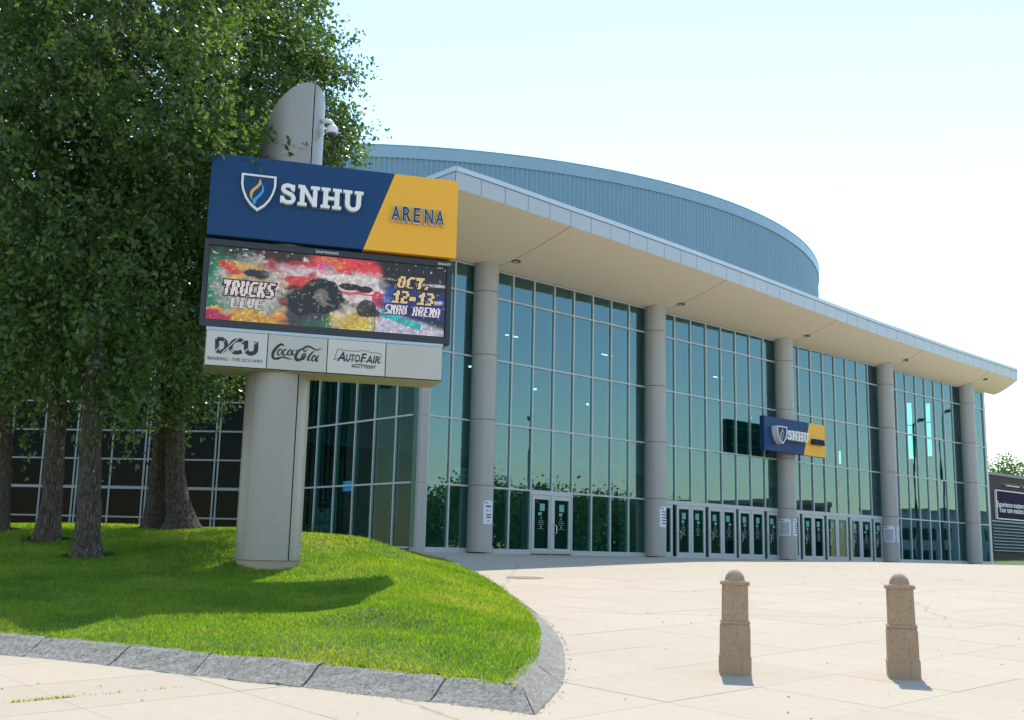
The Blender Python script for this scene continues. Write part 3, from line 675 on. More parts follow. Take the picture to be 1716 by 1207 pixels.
# lobby interior: floor, back wall, ceiling, end wall with two tall windows, galleries, lamps
fb().box(-2.2, 39.0, -12, GO - .14, 1.5, 1.59).out('lobby_floor', M['infloor'], arena)
fb().box(-2.2, 39.0, -12.4, -12, 1.5, 12.3).out('lobby_back_wall', M['inwall'], arena)
fb().box(-2.2, 39.0, -12, GO - .14, 12.0, 12.2).out('lobby_ceiling', M['inwall'], arena)
wn = [(-1.0, GO - .14, 1.6, 12.0), (-3.7, -1.0, 1.6, 8.0), (-3.7, -1.0, 11.45, 12.0)]
eb = fb()
def endbox(o0, o1, z0, z1): eb.box(38.96, 39.22, o0, o1, z0, z1)
holes = [(-5.10, -4.58, 7.9, 11.40), (-3.80, -3.38, 8.0, 11.26), (-8.32, -8.08, 11.1, 11.95), (-9.87, -9.58, 7.8, 8.66)]
oc = sorted({-12., GO - .14} | {h[0] for h in holes} | {h[1] for h in holes})
for o0, o1 in zip(oc[:-1], oc[1:]):
    hh = [h for h in holes if h[0] <= o0 + 1e-6 and h[1] >= o1 - 1e-6]
    if not hh: endbox(o0, o1, 1.5, 12.1)
    else: endbox(o0, o1, 1.5, hh[0][2]); endbox(o0, o1, hh[0][3], 12.1)
eb.out('lobby_end_wall', M['inwall'], arena)
for h in holes:
    fb().box(39.08, 39.10, h[0], h[1], h[2], h[3]).out('end_window', M['glassclear'], arena)
    if h[3] - h[2] > 2: fb().box(39.04, 39.14, h[0], h[1], h[2] + 2.05, h[2] + 2.12).out('window_bar', M['alu'], arena)
fb().box(-2.2, 38.9, -12, -7.5, 5.6, 6.0).out('gallery_floor', M['inwall'], arena)
for k in range(9): fb().box(1.5 + 4.6 * k, 1.9 + 4.6 * k, -7.9, -7.5, 1.55, 12.0).out('lobby_pillar', M['inwall'], arena)
for s, o, z in ((3.6, -5, 9.0), (4.2, -5, 9.0), (8.1, -6, 8.7), (10.5, -5, 8.2), (14.5, -5, 9.2), (15.2, -5, 9.2), (24, -6, 9), (31, -6, 8.5)):
    fb().box(s - .07, s + .07, o - .07, o + .07, z, z + .06).out('lobby_lamp', M['lampglow'], arena)
for s in (1.6, 6.4, 12.5, 21):
    fb().box(s, s + .7, -6.1, -6.03, 10.9, 10.93).out('lobby_lamp', M['lampglow'], arena)
# sheet signs taped inside the glass beside the first column
b = fb(); b.box(-.98, -.1, GO - .06, GO - .045, 3.98, 4.42); b.out('window_notice', M['tealpaper'], arena)
b = B(lambda x, d, y: fac(-.93 + x, GO - .043 + d, y)); text(b, 'BOX OFFICE', .0, 4.22, .12, 0, .004, .01, width=.76); text(b, 'ENTRANCE', .14, 4.04, .11, 0, .004, .01, width=.5); b.out('notice_print', M['dark'], arena)
# drum
HC = np.array([-9.17, 92.41]); HR = 34.43; HZ = 24.0
def drum():
    n = 2960; A = np.linspace(0, 2 * np.pi, n, endpoint=False); V = []; Fc = []
    for i, a in enumerate(A):
        r = HR - .06 + (.0 if i % 4 < 2 else -.07); V += [(HC[0] + r * math.cos(a), HC[1] + r * math.sin(a), z) for z in (9.0, HZ - .72)]
    Fc = [(2 * i, 2 * ((i + 1) % n), 2 * ((i + 1) % n) + 1, 2 * i + 1) for i in range(n)]
    d = mesh('drum_wall', V, Fc, M['drum'], arena)
    m = 150
    for k in range(m):
        a0, a1 = 2 * math.pi * k / m + .00008, 2 * math.pi * (k + 1) / m - .00008
        if math.sin((a0 + a1) / 2) > .25: continue
        V = []; st = 3
        for q in range(st + 1):
            a = a0 + (a1 - a0) * q / st
            for r, z in ((HR - .2, HZ - .75), (HR, HZ - .75), (HR, HZ - .05), (HR + .03, HZ - .04), (HR + .03, HZ), (HR - .35, HZ)): V.append((HC[0] + r * math.cos(a), HC[1] + r * math.sin(a), z))
        mesh('rim_panel', V, [(q * 6 + j, (q + 1) * 6 + j, (q + 1) * 6 + j + 1, q * 6 + j + 1) for q in range(st) for j in range(5)], M['rim'], arena)
    n = 120; V = [(HC[0] + (HR - .3) * math.cos(2 * math.pi * k / n), HC[1] + (HR - .3) * math.sin(2 * math.pi * k / n), HZ - .1) for k in range(n)] + [(HC[0], HC[1], HZ + .4)]
    mesh('drum_roof', V, [(k, (k + 1) % n, n) for k in range(n)], M['roof'], arena)
drum()

# ------------------------------------------------------------------ side wing behind the trees
wing = empty('side_wing', tuple(LE + np.array([0, 0, BASE])), 'long dark glazed wing of the arena behind the tree trunks', 'building')
WE = [0] + [-1.0 - 1.42 * k for k in range(12)]; WE = WE[::-1]
FW = lambda a, o, z: LE + ld * a - ln * o + np.array([0, 0, z])
WR = math.atan2(ld[1], ld[0]); WL = [1.55, 2.68, 3.82, 4.94, 6.07, 7.22, 8.38, 10.0, 11.7]
glaze(WE, WL, FW, WR, wing, 'glassdark')
for j, e in enumerate(WE):
    dbl = j > 0 and (len(WE) - 1 - j) % 2 == 0
    for q in ((e - .07, e + .07) if dbl else (e,)): B(FW).box(q - .032, q + .032, -.1, .065, 1.5, 11.8).out('mullion', M['wingalu'], wing)
for l in WL: 
    t = .055 if abs(l - 3.82) < .01 else .03
    B(FW).box(WE[0], -.02, -.09, .058, l - t, l + t).out('transom', M['wingalu'], wing)
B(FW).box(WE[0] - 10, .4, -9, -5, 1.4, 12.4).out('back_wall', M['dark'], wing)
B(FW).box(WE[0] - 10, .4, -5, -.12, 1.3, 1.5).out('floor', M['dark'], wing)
B(FW).box(WE[0] - 10, .4, -9, 1.2, 11.85, 13.0).out('roof', M['roof'], wing)
B(FW).box(WE[0] - 10, WE[0] - .04, -.3, .05, 1.4, 11.84).out('end_wall', M['column'], wing)
for k in range(7): B(FW).box(-2.0 - 2.4 * k, -1.3 - 2.4 * k, -3.2, -2.6, 1.5, 3.1 + .5 * (k % 3)).out('display_case', M['inwall'], wing)

# ------------------------------------------------------------------ pylon sign
pz = 1.22
pyl = empty('pylon_sign', tuple(sg(-.043, -.8, pz)), 'tall grey pylon sign with navy and gold panel above an LED screen', 'sign')
NOSE = -.245; NB = .13; PA_, PB_ = .64, .53; SM = math.radians(33)
def oval(ph, k=1.0): return (NOSE + PB_ * k * math.sin(ph), -NB - PA_ + PA_ * k * math.cos(ph))
def topz(a, q): return 9.56 - .60 * (1 - math.cos(math.atan2((a - NOSE) / PB_, q) - SM) * min(1, math.hypot((a - NOSE) / PB_, q)))
def shaft(ph0, ph1, name):
    n = 22; zsn = 30; V = []
    for i in range(n + 1):
        a, d = oval(ph0 + (ph1 - ph0) * i / n)
        q = (PA_ + NB + d) / PA_                       # 1 at the nose, -1 at the back
        ztop = topz(a, q)
        for z in np.linspace(1.405, ztop, 14): V.append(sg(a, d, z))
    m = 14; return mesh(name, V, [(i * m + j, (i + 1) * m + j, (i + 1) * m + j + 1, i * m + j + 1) for i in range(n) for j in range(m - 1)], M['pylon'], pyl, True)
e = .022
for a0, a1 in ((SM + e, SM + 1.6), (SM + 1.6 + .006, SM + math.pi - e), (SM + math.pi + e, SM + 4.85), (SM + 4.85 + .006, SM + 2 * math.pi - e)): shaft(a0, a1, 'shaft_panel')
n = 48; V = []
for z in (1.42, 8.0): V += [sg(*oval(2 * math.pi * k / n, .97), z) for k in range(n)]
mesh('shaft_core', V, [(k, (k + 1) % n, n + (k + 1) % n, n + k) for k in range(n)], M['seam'], pyl)
# sloping lid closing the oblique top
V = []; n = 64
for k in range(n):
    a, d = oval(2 * math.pi * k / n, .985); q = (PA_ + NB + d) / PA_
    V.append(sg(a, d, topz(a, q) - .03))
V.append(sg(NOSE, -NB - PA_, 8.93)); mesh('shaft_lid', V, [(k, (k + 1) % n, n) for k in range(n)], M['pylon'], pyl)
V = []; n = 48
for z in (.9, 1.40): V += [sg(*oval(2 * math.pi * k / n, .965), z) for k in range(n)]
mesh('plinth', V, [(k, (k + 1) % n, n + (k + 1) % n, n + k) for k in range(n)] + [tuple(n + k for k in range(n))], M['plinth'], pyl)
PX = lambda: B(lambda x, d, y: sg(x, d, y))
A0, A1, Z0, Z1 = -1.585, 2.588, 6.615, 8.01
dF = .02
b = PX(); b.poly([(A0, Z0), (.967, Z0), (1.458, Z1), (A0, Z1)], -.55, dF); navy = b.out('name_panel', M['navy'], pyl); navy['label'] = 'navy blue part of the name panel'
b = PX(); b.poly([(.973, Z0), (A1, Z0), (A1, Z1), (1.464, Z1)], -.545, dF + .002); gold = b.out('name_panel', M['yellow'], pyl); gold['label'] = 'golden yellow slanted part of the name panel'
def snhu(fr, x0, y0, h, wtot, d0, d1, parent):
    S1 = catmull([(.57, .70), (.54, .84), (.37, .905), (.19, .86), (.125, .735), (.2, .61), (.37, .535), (.55, .44), (.625, .29), (.56, .145), (.37, .09), (.18, .145), (.11, .30)], 4)
    arc = lambda cx, cy, rx, ry, a0, a1, n=10: [(cx + rx * math.cos(a0 + (a1 - a0) * i / n), cy + ry * math.sin(a0 + (a1 - a0) * i / n)) for i in range(n + 1)]
    Hp = [(0, 0), (.42, 0), (.42, .15), (.32, .15), (.32, .42), (.63, .42), (.63, .15), (.53, .15), (.53, 0), (.95, 0), (.95, .15), (.85, .15), (.85, .85), (.95, .85), (.95, 1), (.53, 1), (.53, .85), (.63, .85), (.63, .58), (.32, .58), (.32, .85), (.42, .85), (.42, 1), (0, 1), (0, .85), (.1, .85), (.1, .15), (0, .15)]
    Np = [(0, 0), (.42, 0), (.42, .15), (.31, .15), (.31, .66), (.72, 0), (.89, 0), (.89, .85), (1, .85), (1, 1), (.58, 1), (.58, .85), (.69, .85), (.69, .36), (.29, 1), (0, 1), (0, .85), (.1, .85), (.1, .15), (0, .15)]
    Upp = [(0, 1), (0, .85), (.1, .85)] + arc(.475, .36, .375, .38, math.pi, 2 * math.pi) + [(.85, .85), (.95, .85), (.95, 1), (.53, 1), (.53, .85), (.63, .85)] + arc(.475, .36, .155, .20, 2 * math.pi, math.pi) + [(.32, .85), (.42, .85), (.42, 1)]
    tot = .74 + .07 + 1 + .07 + .95 + .07 + .95; k = wtot / tot; x = x0
    T = lambda P: [(x + p[0] * k, y0 + p[1] * h) for p in P]
    for nm in 'SNHU':
        b = B(fr)
        if nm == 'S':
            b.stroke(T(S1), .185 * h, d0, d1); b.poly(T([(.53, .64), (.66, .64), (.66, .96), (.585, .96)]), d0 + .001, d1 - .002); b.poly(T([(.02, .04), (.10, .04), (.17, .37), (.02, .37)]), d0 + .001, d1 - .002); wd = .74
        elif nm == 'N': b.poly(T(Np), d0, d1); wd = 1
        elif nm == 'H': b.poly(T(Hp), d0, d1); wd = .95
        else: b.poly(T(Upp), d0, d1); wd = .95
        b.out('letter', M['white'], parent); x += (wd + .07) * k
def shield(fr, cx, yt, wd, h, d0, d1, parent):
    half = [(.5, 0), (.5, -.28), (.45, -.48), (.35, -.68), (.2, -.86), (0, -1)]; O = [(-x, y) for x, y in half] + half[::-1][1:]
    T = lambda P, k=1., dy=0.: [(cx + p[0] * wd * k, yt + ((p[1] + .42) * k - .42 + dy) * h) for p in P]
    Oo, Ii = T(O), T(O, .875); b = B(fr); m = len(O)
    V = [(p[0], d1, p[1]) for p in Oo + Ii] + [(p[0], d0, p[1]) for p in Oo + Ii]
    Fc = []
    for i in range(m):
        j = (i + 1) % m; Fc += [(i, j, m + j, m + i), (i, i + 2 * m, j + 2 * m, j), (m + i, m + j, 3 * m + j, 3 * m + i), (2 * m + i, 3 * m + i, 3 * m + j, 2 * m + j)]
    b.add(V, Fc); s = b.out('shield_emblem', M['white'], parent)
    b = B(fr); b.poly(T(O, .88), d0, d1 - .012); b.out('shield_field', M['navy'], s)
    fy = [(340, 242), (362, 290), (358, 315), (330, 350), (285, 390), (262, 430), (255, 480), (262, 510), (235, 470), (228, 425), (243, 380), (300, 330), (330, 290)]
    fl = [(368, 300), (395, 350), (398, 400), (370, 450), (320, 505), (292, 568), (265, 515), (300, 470), (345, 430), (372, 385), (375, 345)]
    cv = lambda P: [(cx + (x - 329) / 432 * wd, yt - (y - (170 + .104 * (x - 113))) / 455 * h) for x, y in P]
    for P, mt in ((fy, 'flame_y'), (fl, 'flame_b')):
        b = B(fr); b.poly(cv(catmull(P, 3, True)), d1 - .014, d1 - .004); b.out('flame', M[mt], s)
FS = lambda x, d, y: sg(x, d, y)
shield(FS, -.815, 7.69, .565, .625, dF + .003, dF + .075, pyl)
snhu(FS, -.462, 7.235, .355, 1.385, dF + .003, dF + .10, pyl)
def arena_word(fr, x, y, h, wtot, d0, d1, face, side, parent):
    u = wtot / 5.0 * 1.03
    for i, ch in enumerate('ARENA'):
        wl = wtot * (.158 if ch != 'E' else .125)
        b = B(fr); text(b, ch, x + i * wtot * .21 - wtot * .006, y - h * .03, h * 1.06, d0, d1 - .006, .035, width=wl * 1.08); L = b.out('letter_return', side, parent)
        b = B(fr); text(b, ch, x + i * wtot * .21, y, h, d1 - .005, d1, .008, width=wl); b.out('letter', face, L)
arena_word(FS, 1.42, 7.16, .262, .915, dF + .003, dF + .085, M['navy'], M['ltrside'], pyl)
# LED cabinet and its lit pixels
b = PX(); b.box(-1.585, 2.53, -.60, -.10, 5.12, 6.585); led = b.out('led_cabinet', M['black'], pyl)
b = PX(); X0, X1, Y0, Y1 = -1.51, 2.44, 5.235, 6.455
b.box(-1.60, X0 - .02, -.3, -.06, 5.11, 6.57); b.box(X1 + .02, 2.545, -.3, -.06, 5.11, 6.57); b.box(X0 - .02, X1 + .02, -.3, -.062, 5.11, Y0 - .015); b.box(X0 - .02, X1 + .02, -.3, -.062, Y1 + .015, 6.57)
b.out('screen_bezel', M['black'], led)
b = PX(); text(b, 'DAKTRONICS', span(530, 425)[0], 6.497, .040, -.061, -.057, .012, width=.38); text(b, 'GALAXY', span(735, 443)[0], 6.497, .038, -.061, -.057, .012, width=.235); b.out('maker_lettering', M['white'], led)
FONT = {'O': ['01110', '11011', '11011', '11011', '11011', '11011', '01110'], 'C': ['01111', '11000', '11000', '11000', '11000', '11000', '01111'], 'T': ['11111', '11111', '00110', '00110', '00110', '00110', '00110'],
        '1': ['00110', '01110', '11110', '00110', '00110', '00110', '11111'], '2': ['11110', '00011', '00011', '01110', '11000', '11000', '11111'], '3': ['11110', '00011', '00011', '01110', '00011', '00011', '11110'], '-': ['00000', '00000', '00000', '11110', '11110', '00000', '00000'],
        'S': ['01111', '11000', '11000', '01110', '00011', '00011', '11110'], 'N': ['11011', '11111', '11111', '11111', '11011', '11011', '11011'], 'H': ['11011', '11011', '11011', '11111', '11011', '11011', '11011'], 'U': ['11011', '11011', '11011', '11011', '11011', '11011', '01110'],
        'A': ['01110', '11011', '11011', '11111', '11011', '11011', '11011'], 'R': ['11110', '11011', '11011', '11110', '11110', '11011', '11011'], 'E': ['11111', '11000', '11000', '11110', '11000', '11000', '11111'], '.': ['00000', '00000', '00000', '00000', '00000', '01100', '01100'], ' ': ['00000'] * 7,
        'K': ['11011', '11011', '11110', '11100', '11110', '11011', '11011'], 'L': ['11000'] * 6 + ['11111'], 'I': ['11110', '01100', '01100', '01100', '01100', '01100', '11110'], 'V': ['11011'] * 5 + ['01110', '00100']}
def ledimage(W, H):
    u, v = np.meshgrid((np.arange(W) + .5) / W, (np.arange(H) + .5) / H); r2 = np.random.default_rng(3)
    im = np.zeros((H, W, 3)); im[:] = (.05, .20, .12)
    def nz(sx, sy):
        g = r2.random((sy + 2, sx + 2)); x = u * sx; y = v * sy; i = x.astype(int); j = y.astype(int); fx, fy = x - i, y - j
        return (g[j, i] * (1 - fx) + g[j, i + 1] * fx) * (1 - fy) + (g[j + 1, i] * (1 - fx) + g[j + 1, i + 1] * fx) * fy
    n1, n2, n3 = nz(9, 4), nz(24, 9), nz(60, 22)
    def blend(mask, c, a=1.): im[:] = im * (1 - (mask * a)[..., None]) + np.array(c) * (mask * a)[..., None]
    def ell(cu, cv, ru, rv, soft=.22, rot=0., rag=.75):
        x, y = (u - cu), (v - cv); x, y = x * math.cos(rot) + y * math.sin(rot) * .31, -x * math.sin(rot) * 3.2 + y * math.cos(rot)
        d = np.sqrt((x / ru) ** 2 + (y / rv) ** 2) + (n2 - .5) * rag + (n3 - .5) * rag * .6; return np.clip((1 + soft - d) / (2 * soft), 0, 1)
    def band(u0, u1, v0, v1, s=.03, rag=.22):
        q = (n2 - .5) * rag; f = lambda t, a, b_: np.clip((t - a) / s + .5, 0, 1) * np.clip((b_ - t) / s + .5, 0, 1); return f(u + q * .4, u0, u1) * f(v + q, v0, v1)
    blend(band(-.1, .3, -.2, .16), (.015, .03, .02)); blend(ell(.06, .5, .09, .42), (.03, .30, .17))
    blend(ell(.2, .52, .17, .44), (.62, .60, .60)); blend(band(.06, .24, .24, .40), (.80, .52, .14), .85); blend(band(.05, .12, .25, .31), (.75, .10, .08)); blend(ell(.2, .33, .055, .055), (.03, .03, .08)); blend(band(.07, .17, .40, .44), (.12, .12, .35), .8)
    blend(band(.28, .42, .20, .55), (.70, .55, .45), .7); blend(ell(.33, .42, .05, .18), (.75, .60, .48), .6)
    blend(band(.24, .76, -.05, .30, .06), (.55, .05, .06)); blend(band(.20, .48, -.1, .10), (.09, .03, .03)); blend(ell(.56, .15, .16, .16), (.92, .10, .12)); blend(ell(.5, .10, .06, .09), (.95, .35, .12), .7); blend(ell(.47, .16, .03, .08), (.75, .10, .45), .6)
    blend(ell(.52, .36, .24, .15, .25, .12), (.80, .70, .74)); blend(ell(.40, .40, .09, .10, .2, -.35), (.72, .10, .07), .95); blend(ell(.66, .45, .13, .24), (.82, .74, .78)); blend(band(.58, .66, .33, .42), (.35, .02, .06), .9)
    blend(ell(.715, .52, .045, .16), (.85, .08, .12), .75); blend(ell(.70, .50, .02, .06), (.7, .5, .75), .9); blend(ell(.63, .62, .05, .1), (.8, .6, .62), .7)
    blend(band(-.05, .38, .84, 1.1), (.82, .52, .10)); blend(band(-.05, .10, .88, 1.1), (.60, .04, .16)); blend(ell(.34, .86, .07, .14), (.85, .36, .06), .8); blend(ell(.26, .78, .08, .1), (.55, .62, .50), .6)
    blend(ell(.60, .88, .12, .24), (.80, .68, .30)); blend(ell(.55, .72, .08, .1), (.78, .70, .66), .8); blend(ell(.62, .9, .05, .12), (.85, .65, .06), .7)
    blend(ell(.41, .60, .105, .20), (.012, .012, .014)); blend(ell(.505, .49, .095, .22), (.012, .012, .014)); blend(ell(.40, .86, .085, .17), (.09, .09, .13)); blend(ell(.32, .68, .045, .06), (.30, .08, .05), .8); blend(ell(.46, .98, .06, .08), (.06, .25, .10), .8)
    def crisp(*a): return ell(*a, .05, 0., .22)
    blend(crisp(.60, .36, .17, .13), (.86, .80, .80)); blend(crisp(.66, .50, .115, .14), (.84, .78, .80)); blend(crisp(.585, .40, .05, .05), (.05, .02, .03)); blend(crisp(.645, .42, .035, .045), (.05, .02, .03)); blend(band(.52, .72, .475, .51, .02, .05), (.75, .05, .09), .9)
    blend(crisp(.705, .55, .028, .12), (.80, .06, .10), .9); blend(crisp(.40, .38, .10, .07), (.78, .10, .07), .9)
    blend(crisp(.465, .56, .088, .27), (.010, .010, .012)); blend(crisp(.465, .56, .030, .095), (.30, .28, .27), .9); blend(crisp(.385, .66, .055, .18), (.014, .014, .016)); blend(crisp(.66, .68, .045, .13), (.02, .02, .025), .9)
    blend((n3 > .80) * ell(.45, .58, .10, .28), (.40, .37, .35), .6)
    blend(band(.72, 1.1, -.1, .40, .05), (.012, .012, .018)); blend(band(.74, 1.1, .36, .86, .06), (.035, .055, .30)); blend(ell(.77, .52, .04, .16), (.06, .16, .60), .8)
    L = (v - .66) - (u - .74) * .85; blend(np.clip(L / .06, 0, 1) * (u > .70), (.72, .68, .82)); L2 = np.abs(v - .80 - (u - .80) * .95); blend(np.clip((.06 - L2) / .02, 0, 1) * (u > .72) * (u < .90), (.05, .62, .60)); blend(np.clip((-L - .0) / .04, 0, 1) * np.clip((L + .12) / .04, 0, 1) * (u > .84), (.03, .03, .16))
    blend(ell(.70, .74, .03, .07), (.02, .02, .04), .9); blend(band(.87, 1, .255, .29, .02, .03), (.75, .68, .72)); blend(band(.92, .99, .50, .55, .02, .03), (.85, .66, .72)); blend(band(.70, .84, .225, .25, .02, .03), (.6, .5, .5), .6)
    blend(((n3 > .70) & (v < .10) & ((u < .42) | (u > .76))).astype(float), (.65, .65, .62), .7)
    n4 = nz(150, 48); im *= (.45 + .95 * (.45 * n3 + .55 * n4))[..., None]; im += ((n4 > .80) & (n2 > .45))[..., None] * np.array([.28, .25, .22])
    def word(s, u0, v0, uw, vh, c, out=(.02, .02, .05), slant=0.):
        n = len(s); cw = uw / n
        for q, ch in enumerate(s):
            G = FONT[ch]
            for p in ((1, out), (0, c)):
                for jj in range(H):
                    for ii in range(W):
                        x = ((ii + .5) / W - u0 - q * cw + slant * ((jj + .5) / H - v0 - vh)) / (cw * .88) * 5; y = ((jj + .5) / H - v0) / vh * 7
                        if p[0] and -.8 < x < 5.8 and -.8 < y < 7.8:
                            if any(0 <= int(x + a) < 5 and 0 <= int(y + b2) < 7 and G[int(y + b2)][int(x + a)] == '1' for a in (-.8, 0, .8) for b2 in (-.8, .8)): im[jj, ii] = p[1]
                        elif not p[0] and 0 <= x < 5 and 0 <= y < 7 and G[int(y)][int(x)] == '1': im[jj, ii] = p[1]
    word('OCT.', .785, .18, .155, .17, (.92, .72, .40), (.05, .02, .02), .06); word('12-13', .765, .385, .185, .185, (.92, .72, .40), (.04, .02, .05), .06)
    word('SNHU ARENA', .735, .60, .245, .13, (.88, .84, .92), (.05, .04, .2), .05); word('TRUCKS', .055, .45, .215, .20, (.86, .80, .78), (.06, .02, .02), .05); word('LIVE', .095, .69, .13, .13, (.78, .76, .72), (.30, .30, .28), .04)
    return np.clip(im, 0, 1) ** 1.25
def ledscreen():
    W, H = 216, 67; im = ledimage(W, H); pw, ph = (X1 - X0) / W, (Y1 - Y0) / H; V = []; C = []
    for j in range(H):
        for i in range(W):
            x, y = X0 + (i + .5) * pw, Y1 - (j + .5) * ph; a, c = pw * .37, ph * .41
            V += [sg(x - a, -.092, y - c), sg(x + a, -.092, y - c), sg(x + a, -.092, y + c), sg(x - a, -.092, y + c)]; C += [(*im[j, i], 1)] * 4
    o = mesh('led_pixels', V, np.arange(len(V)).reshape(-1, 4), M['led'], led); tag(o, kind='stuff')
    at = o.data.color_attributes.new('Col', 'FLOAT_COLOR', 'CORNER'); at.data.foreach_set('color', np.array(C).ravel())
    b = PX(); b.box(X0 - .015, X1 + .015, -.11, -.095, Y0 - .012, Y1 + .012); b.out('screen_backing', M['black'], led)
ledscreen()
# sponsor box
xs_ = [-1.478, -.502, .468, 1.442, 2.415]
b = PX(); b.box(xs_[0] - .003, xs_[-1] + .003, -.86, -.045, 4.452, 5.085); bx = b.out('sponsor_box', M['boxsoffit'], pyl)
b = PX(); b.box(xs_[0] - .006, xs_[-1] + .006, -.87, -.02, 5.043, 5.095); b.out('box_top_rail', M['boxtop'], bx)
panels = []
for i in range(4):
    b = PX(); b.box(xs_[i] + .008, xs_[i + 1] - .008, -.04, -.012, 4.47, 5.035); panels.append(b.out('sponsor_panel', M['box' if i in (0, 2) else 'box2'], bx))
b = PX(); b.box(xs_[0], xs_[-1], -.044, -.030, 4.455, 5.04); b.out('panel_backing', M['seam'], bx)
IK0, IK1 = -.0115, -.0085
cvt = lambda P, x0=340, y0=540, k=6.6: [span(x0 + x / k, y0 + y / k, -.012) for x, y in P]
b = PX()                                                # first panel: three linked letters cut by diagonal lines
sw = 38 / 6.6 * 17.5 / F_
Dp = cvt([(158, 185), (158, 330), (200, 330), (245, 305), (262, 262), (250, 215), (215, 188), (158, 185)])
b.stroke(Dp, .066, IK0, IK1); b.stroke(cvt(catmull([(455, 235), (425, 205), (375, 200), (330, 225), (305, 275), (325, 320), (375, 338), (430, 325)], 3)), .066, IK0, IK1 + .0006)
b.stroke(cvt(catmull([(478, 205), (478, 300), (500, 340), (535, 348), (570, 335), (588, 305), (588, 215)], 3)), .07, IK0, IK1 + .0012)
text(b, 'BANKING - THE DCU WAY', span(348, 600, -.012)[0], 4.552, .055, IK0, IK1, .006, width=.865); b.out('logo_print', M['ink'], panels[0])
b = PX()
for p, q in (((130, 335), (240, 205)), ((205, 345), (395, 178)), ((285, 335), (480, 185)), ((455, 330), (610, 210)), ((300, 350), (400, 265))): b.stroke(cvt([p, q]), .016, IK1 + .0005, IK1 + .003)
b.out('logo_cut_lines', M['box'], panels[0])
b = PX()                                                # second panel: flowing script
def ell_(cx, cy, rx, ry, rot=-.45, n=14): return [(cx + rx * math.cos(t) * math.cos(rot) - ry * math.sin(t) * math.sin(rot), cy + rx * math.cos(t) * math.sin(rot) + ry * math.sin(t) * math.cos(rot)) for t in np.linspace(0, 2 * math.pi, n)]
lw = lambda a, n: [a * (.45 + .75 * math.sin(math.pi * i / max(n - 1, 1))) for i in range(n)]
dd = 0
def scr(P, wd, sm=True):
    global dd; Q = cvt(catmull(P, 4) if sm else P); b.stroke(Q, lw(wd, len(Q)), IK0, IK1 + dd); dd += .0002
scr([(893, 268), (880, 247), (845, 255), (800, 300), (772, 355), (782, 398), (830, 405), (875, 385)], .040); scr([(800, 400), (850, 392), (900, 390), (945, 405), (985, 410)], .022)
scr(ell_(850, 332, 20, 36, .45), .022, False); scr([(925, 312), (912, 300), (888, 328), (884, 358), (905, 366), (935, 345)], .024)
scr(ell_(958, 338, 17, 32, .45), .022, False); scr([(1003, 302), (985, 345), (988, 362), (1012, 350)], .026); scr([(1024, 318), (1046, 312)], .022)
scr([(1160, 300), (1130, 325), (1112, 305), (1130, 278), (1170, 270), (1215, 288), (1262, 310), (1308, 290)], .026)
scr([(1118, 285), (1065, 315), (1028, 370), (1030, 410), (1065, 418), (1110, 395), (1135, 365)], .042)
scr(ell_(1115, 382, 18, 36, .45), .022, False); scr([(1232, 322), (1200, 345), (1170, 385), (1162, 420), (1190, 418)], .028); scr(ell_(1225, 400, 17, 34, .45), .022, False); scr([(1280, 365), (1255, 410), (1255, 432), (1275, 425)], .028)
b.out('logo_print', M['ink'], panels[1])
b = PX(); q0 = span(566, 603, -.012); q1 = span(637, 603, -.012); wA = q1[0] - q0[0]; yb = span(600, 606, -.012)[1] - .012
text(b, 'A', q0[0] - .015, yb, .155, IK0, IK1, .02, .25, width=wA * .20); text(b, 'UTO', q0[0] + wA * .19, yb, .125, IK0, IK1, .02, .2, width=wA * .33); text(b, 'F', q0[0] + wA * .53, yb, .155, IK0, IK1, .02, .2, width=wA * .15); text(b, 'AIR', q0[0] + wA * .665, yb, .125, IK0, IK1, .02, .2, width=wA * .33)
text(b, 'Makes It Happen!', span(589, 612, -.012)[0], yb - .093, .042, IK0, IK1, .004, .25, width=.40)
P_ = [(0, 366), (62, 212), (110, 215), (118, 232), (360, 250), (375, 235), (500, 245), (505, 262), (660, 275), (690, 320), (655, 360), (698, 410), (600, 400), (60, 350), (0, 366)]
b.stroke(cvt([(x - 5, y + 2) for x, y in P_], 560, 560, 8.58), .008, IK0, IK1); b.stroke(cvt(catmull([(255, 440), (350, 438), (480, 455), (560, 465), (600, 455)], 4), 560, 560, 8.58), lw(.014, 17), IK0, IK1)
b.out('logo_print', M['ink'], panels[2])
# security camera on the shaft's flank
av, zv = span(556, 222, -.45)
sc_root = empty('security_camera', tuple(sg(av, -.42, zv)), 'white dome security camera bracketed to the side of the pylon top', 'camera')
cxy = sg(av, -.42, 0)
b = B(lambda x, d, y: sg(x, d, y)); b.tube([(av - .16, -.45, zv + .18), (av - .05, -.43, zv + .19), (av, -.42, zv + .16), (av, -.42, zv + .08)], [.045, .04, .035, .04], 10); b.out('bracket', M['camwhite'], sc_root, True)
def lathe(name, prof_, c, mat, parent, n=28):
    V = [(c[0] + r * math.cos(2 * math.pi * k / n), c[1] + r * math.sin(2 * math.pi * k / n), z) for r, z in prof_ for k in range(n)]
    return mesh(name, V, [(i * n + k, i * n + (k + 1) % n, (i + 1) * n + (k + 1) % n, (i + 1) * n + k) for i in range(len(prof_) - 1) for k in range(n)], mat, parent, True)
lathe('housing', [(.0, zv + .13), (.05, zv + .12), (.085, zv + .085), (.105, zv + .03), (.112, zv - .02), (.10, zv - .035), (.085, zv - .04)], cxy, M['camwhite'], sc_root)
lathe('dome', [(.085, zv - .035)] + [(.083 * math.cos(t), zv - .04 - .083 * math.sin(t)) for t in np.linspace(.05, 1.56, 8)], cxy, M['camdome'], sc_root)

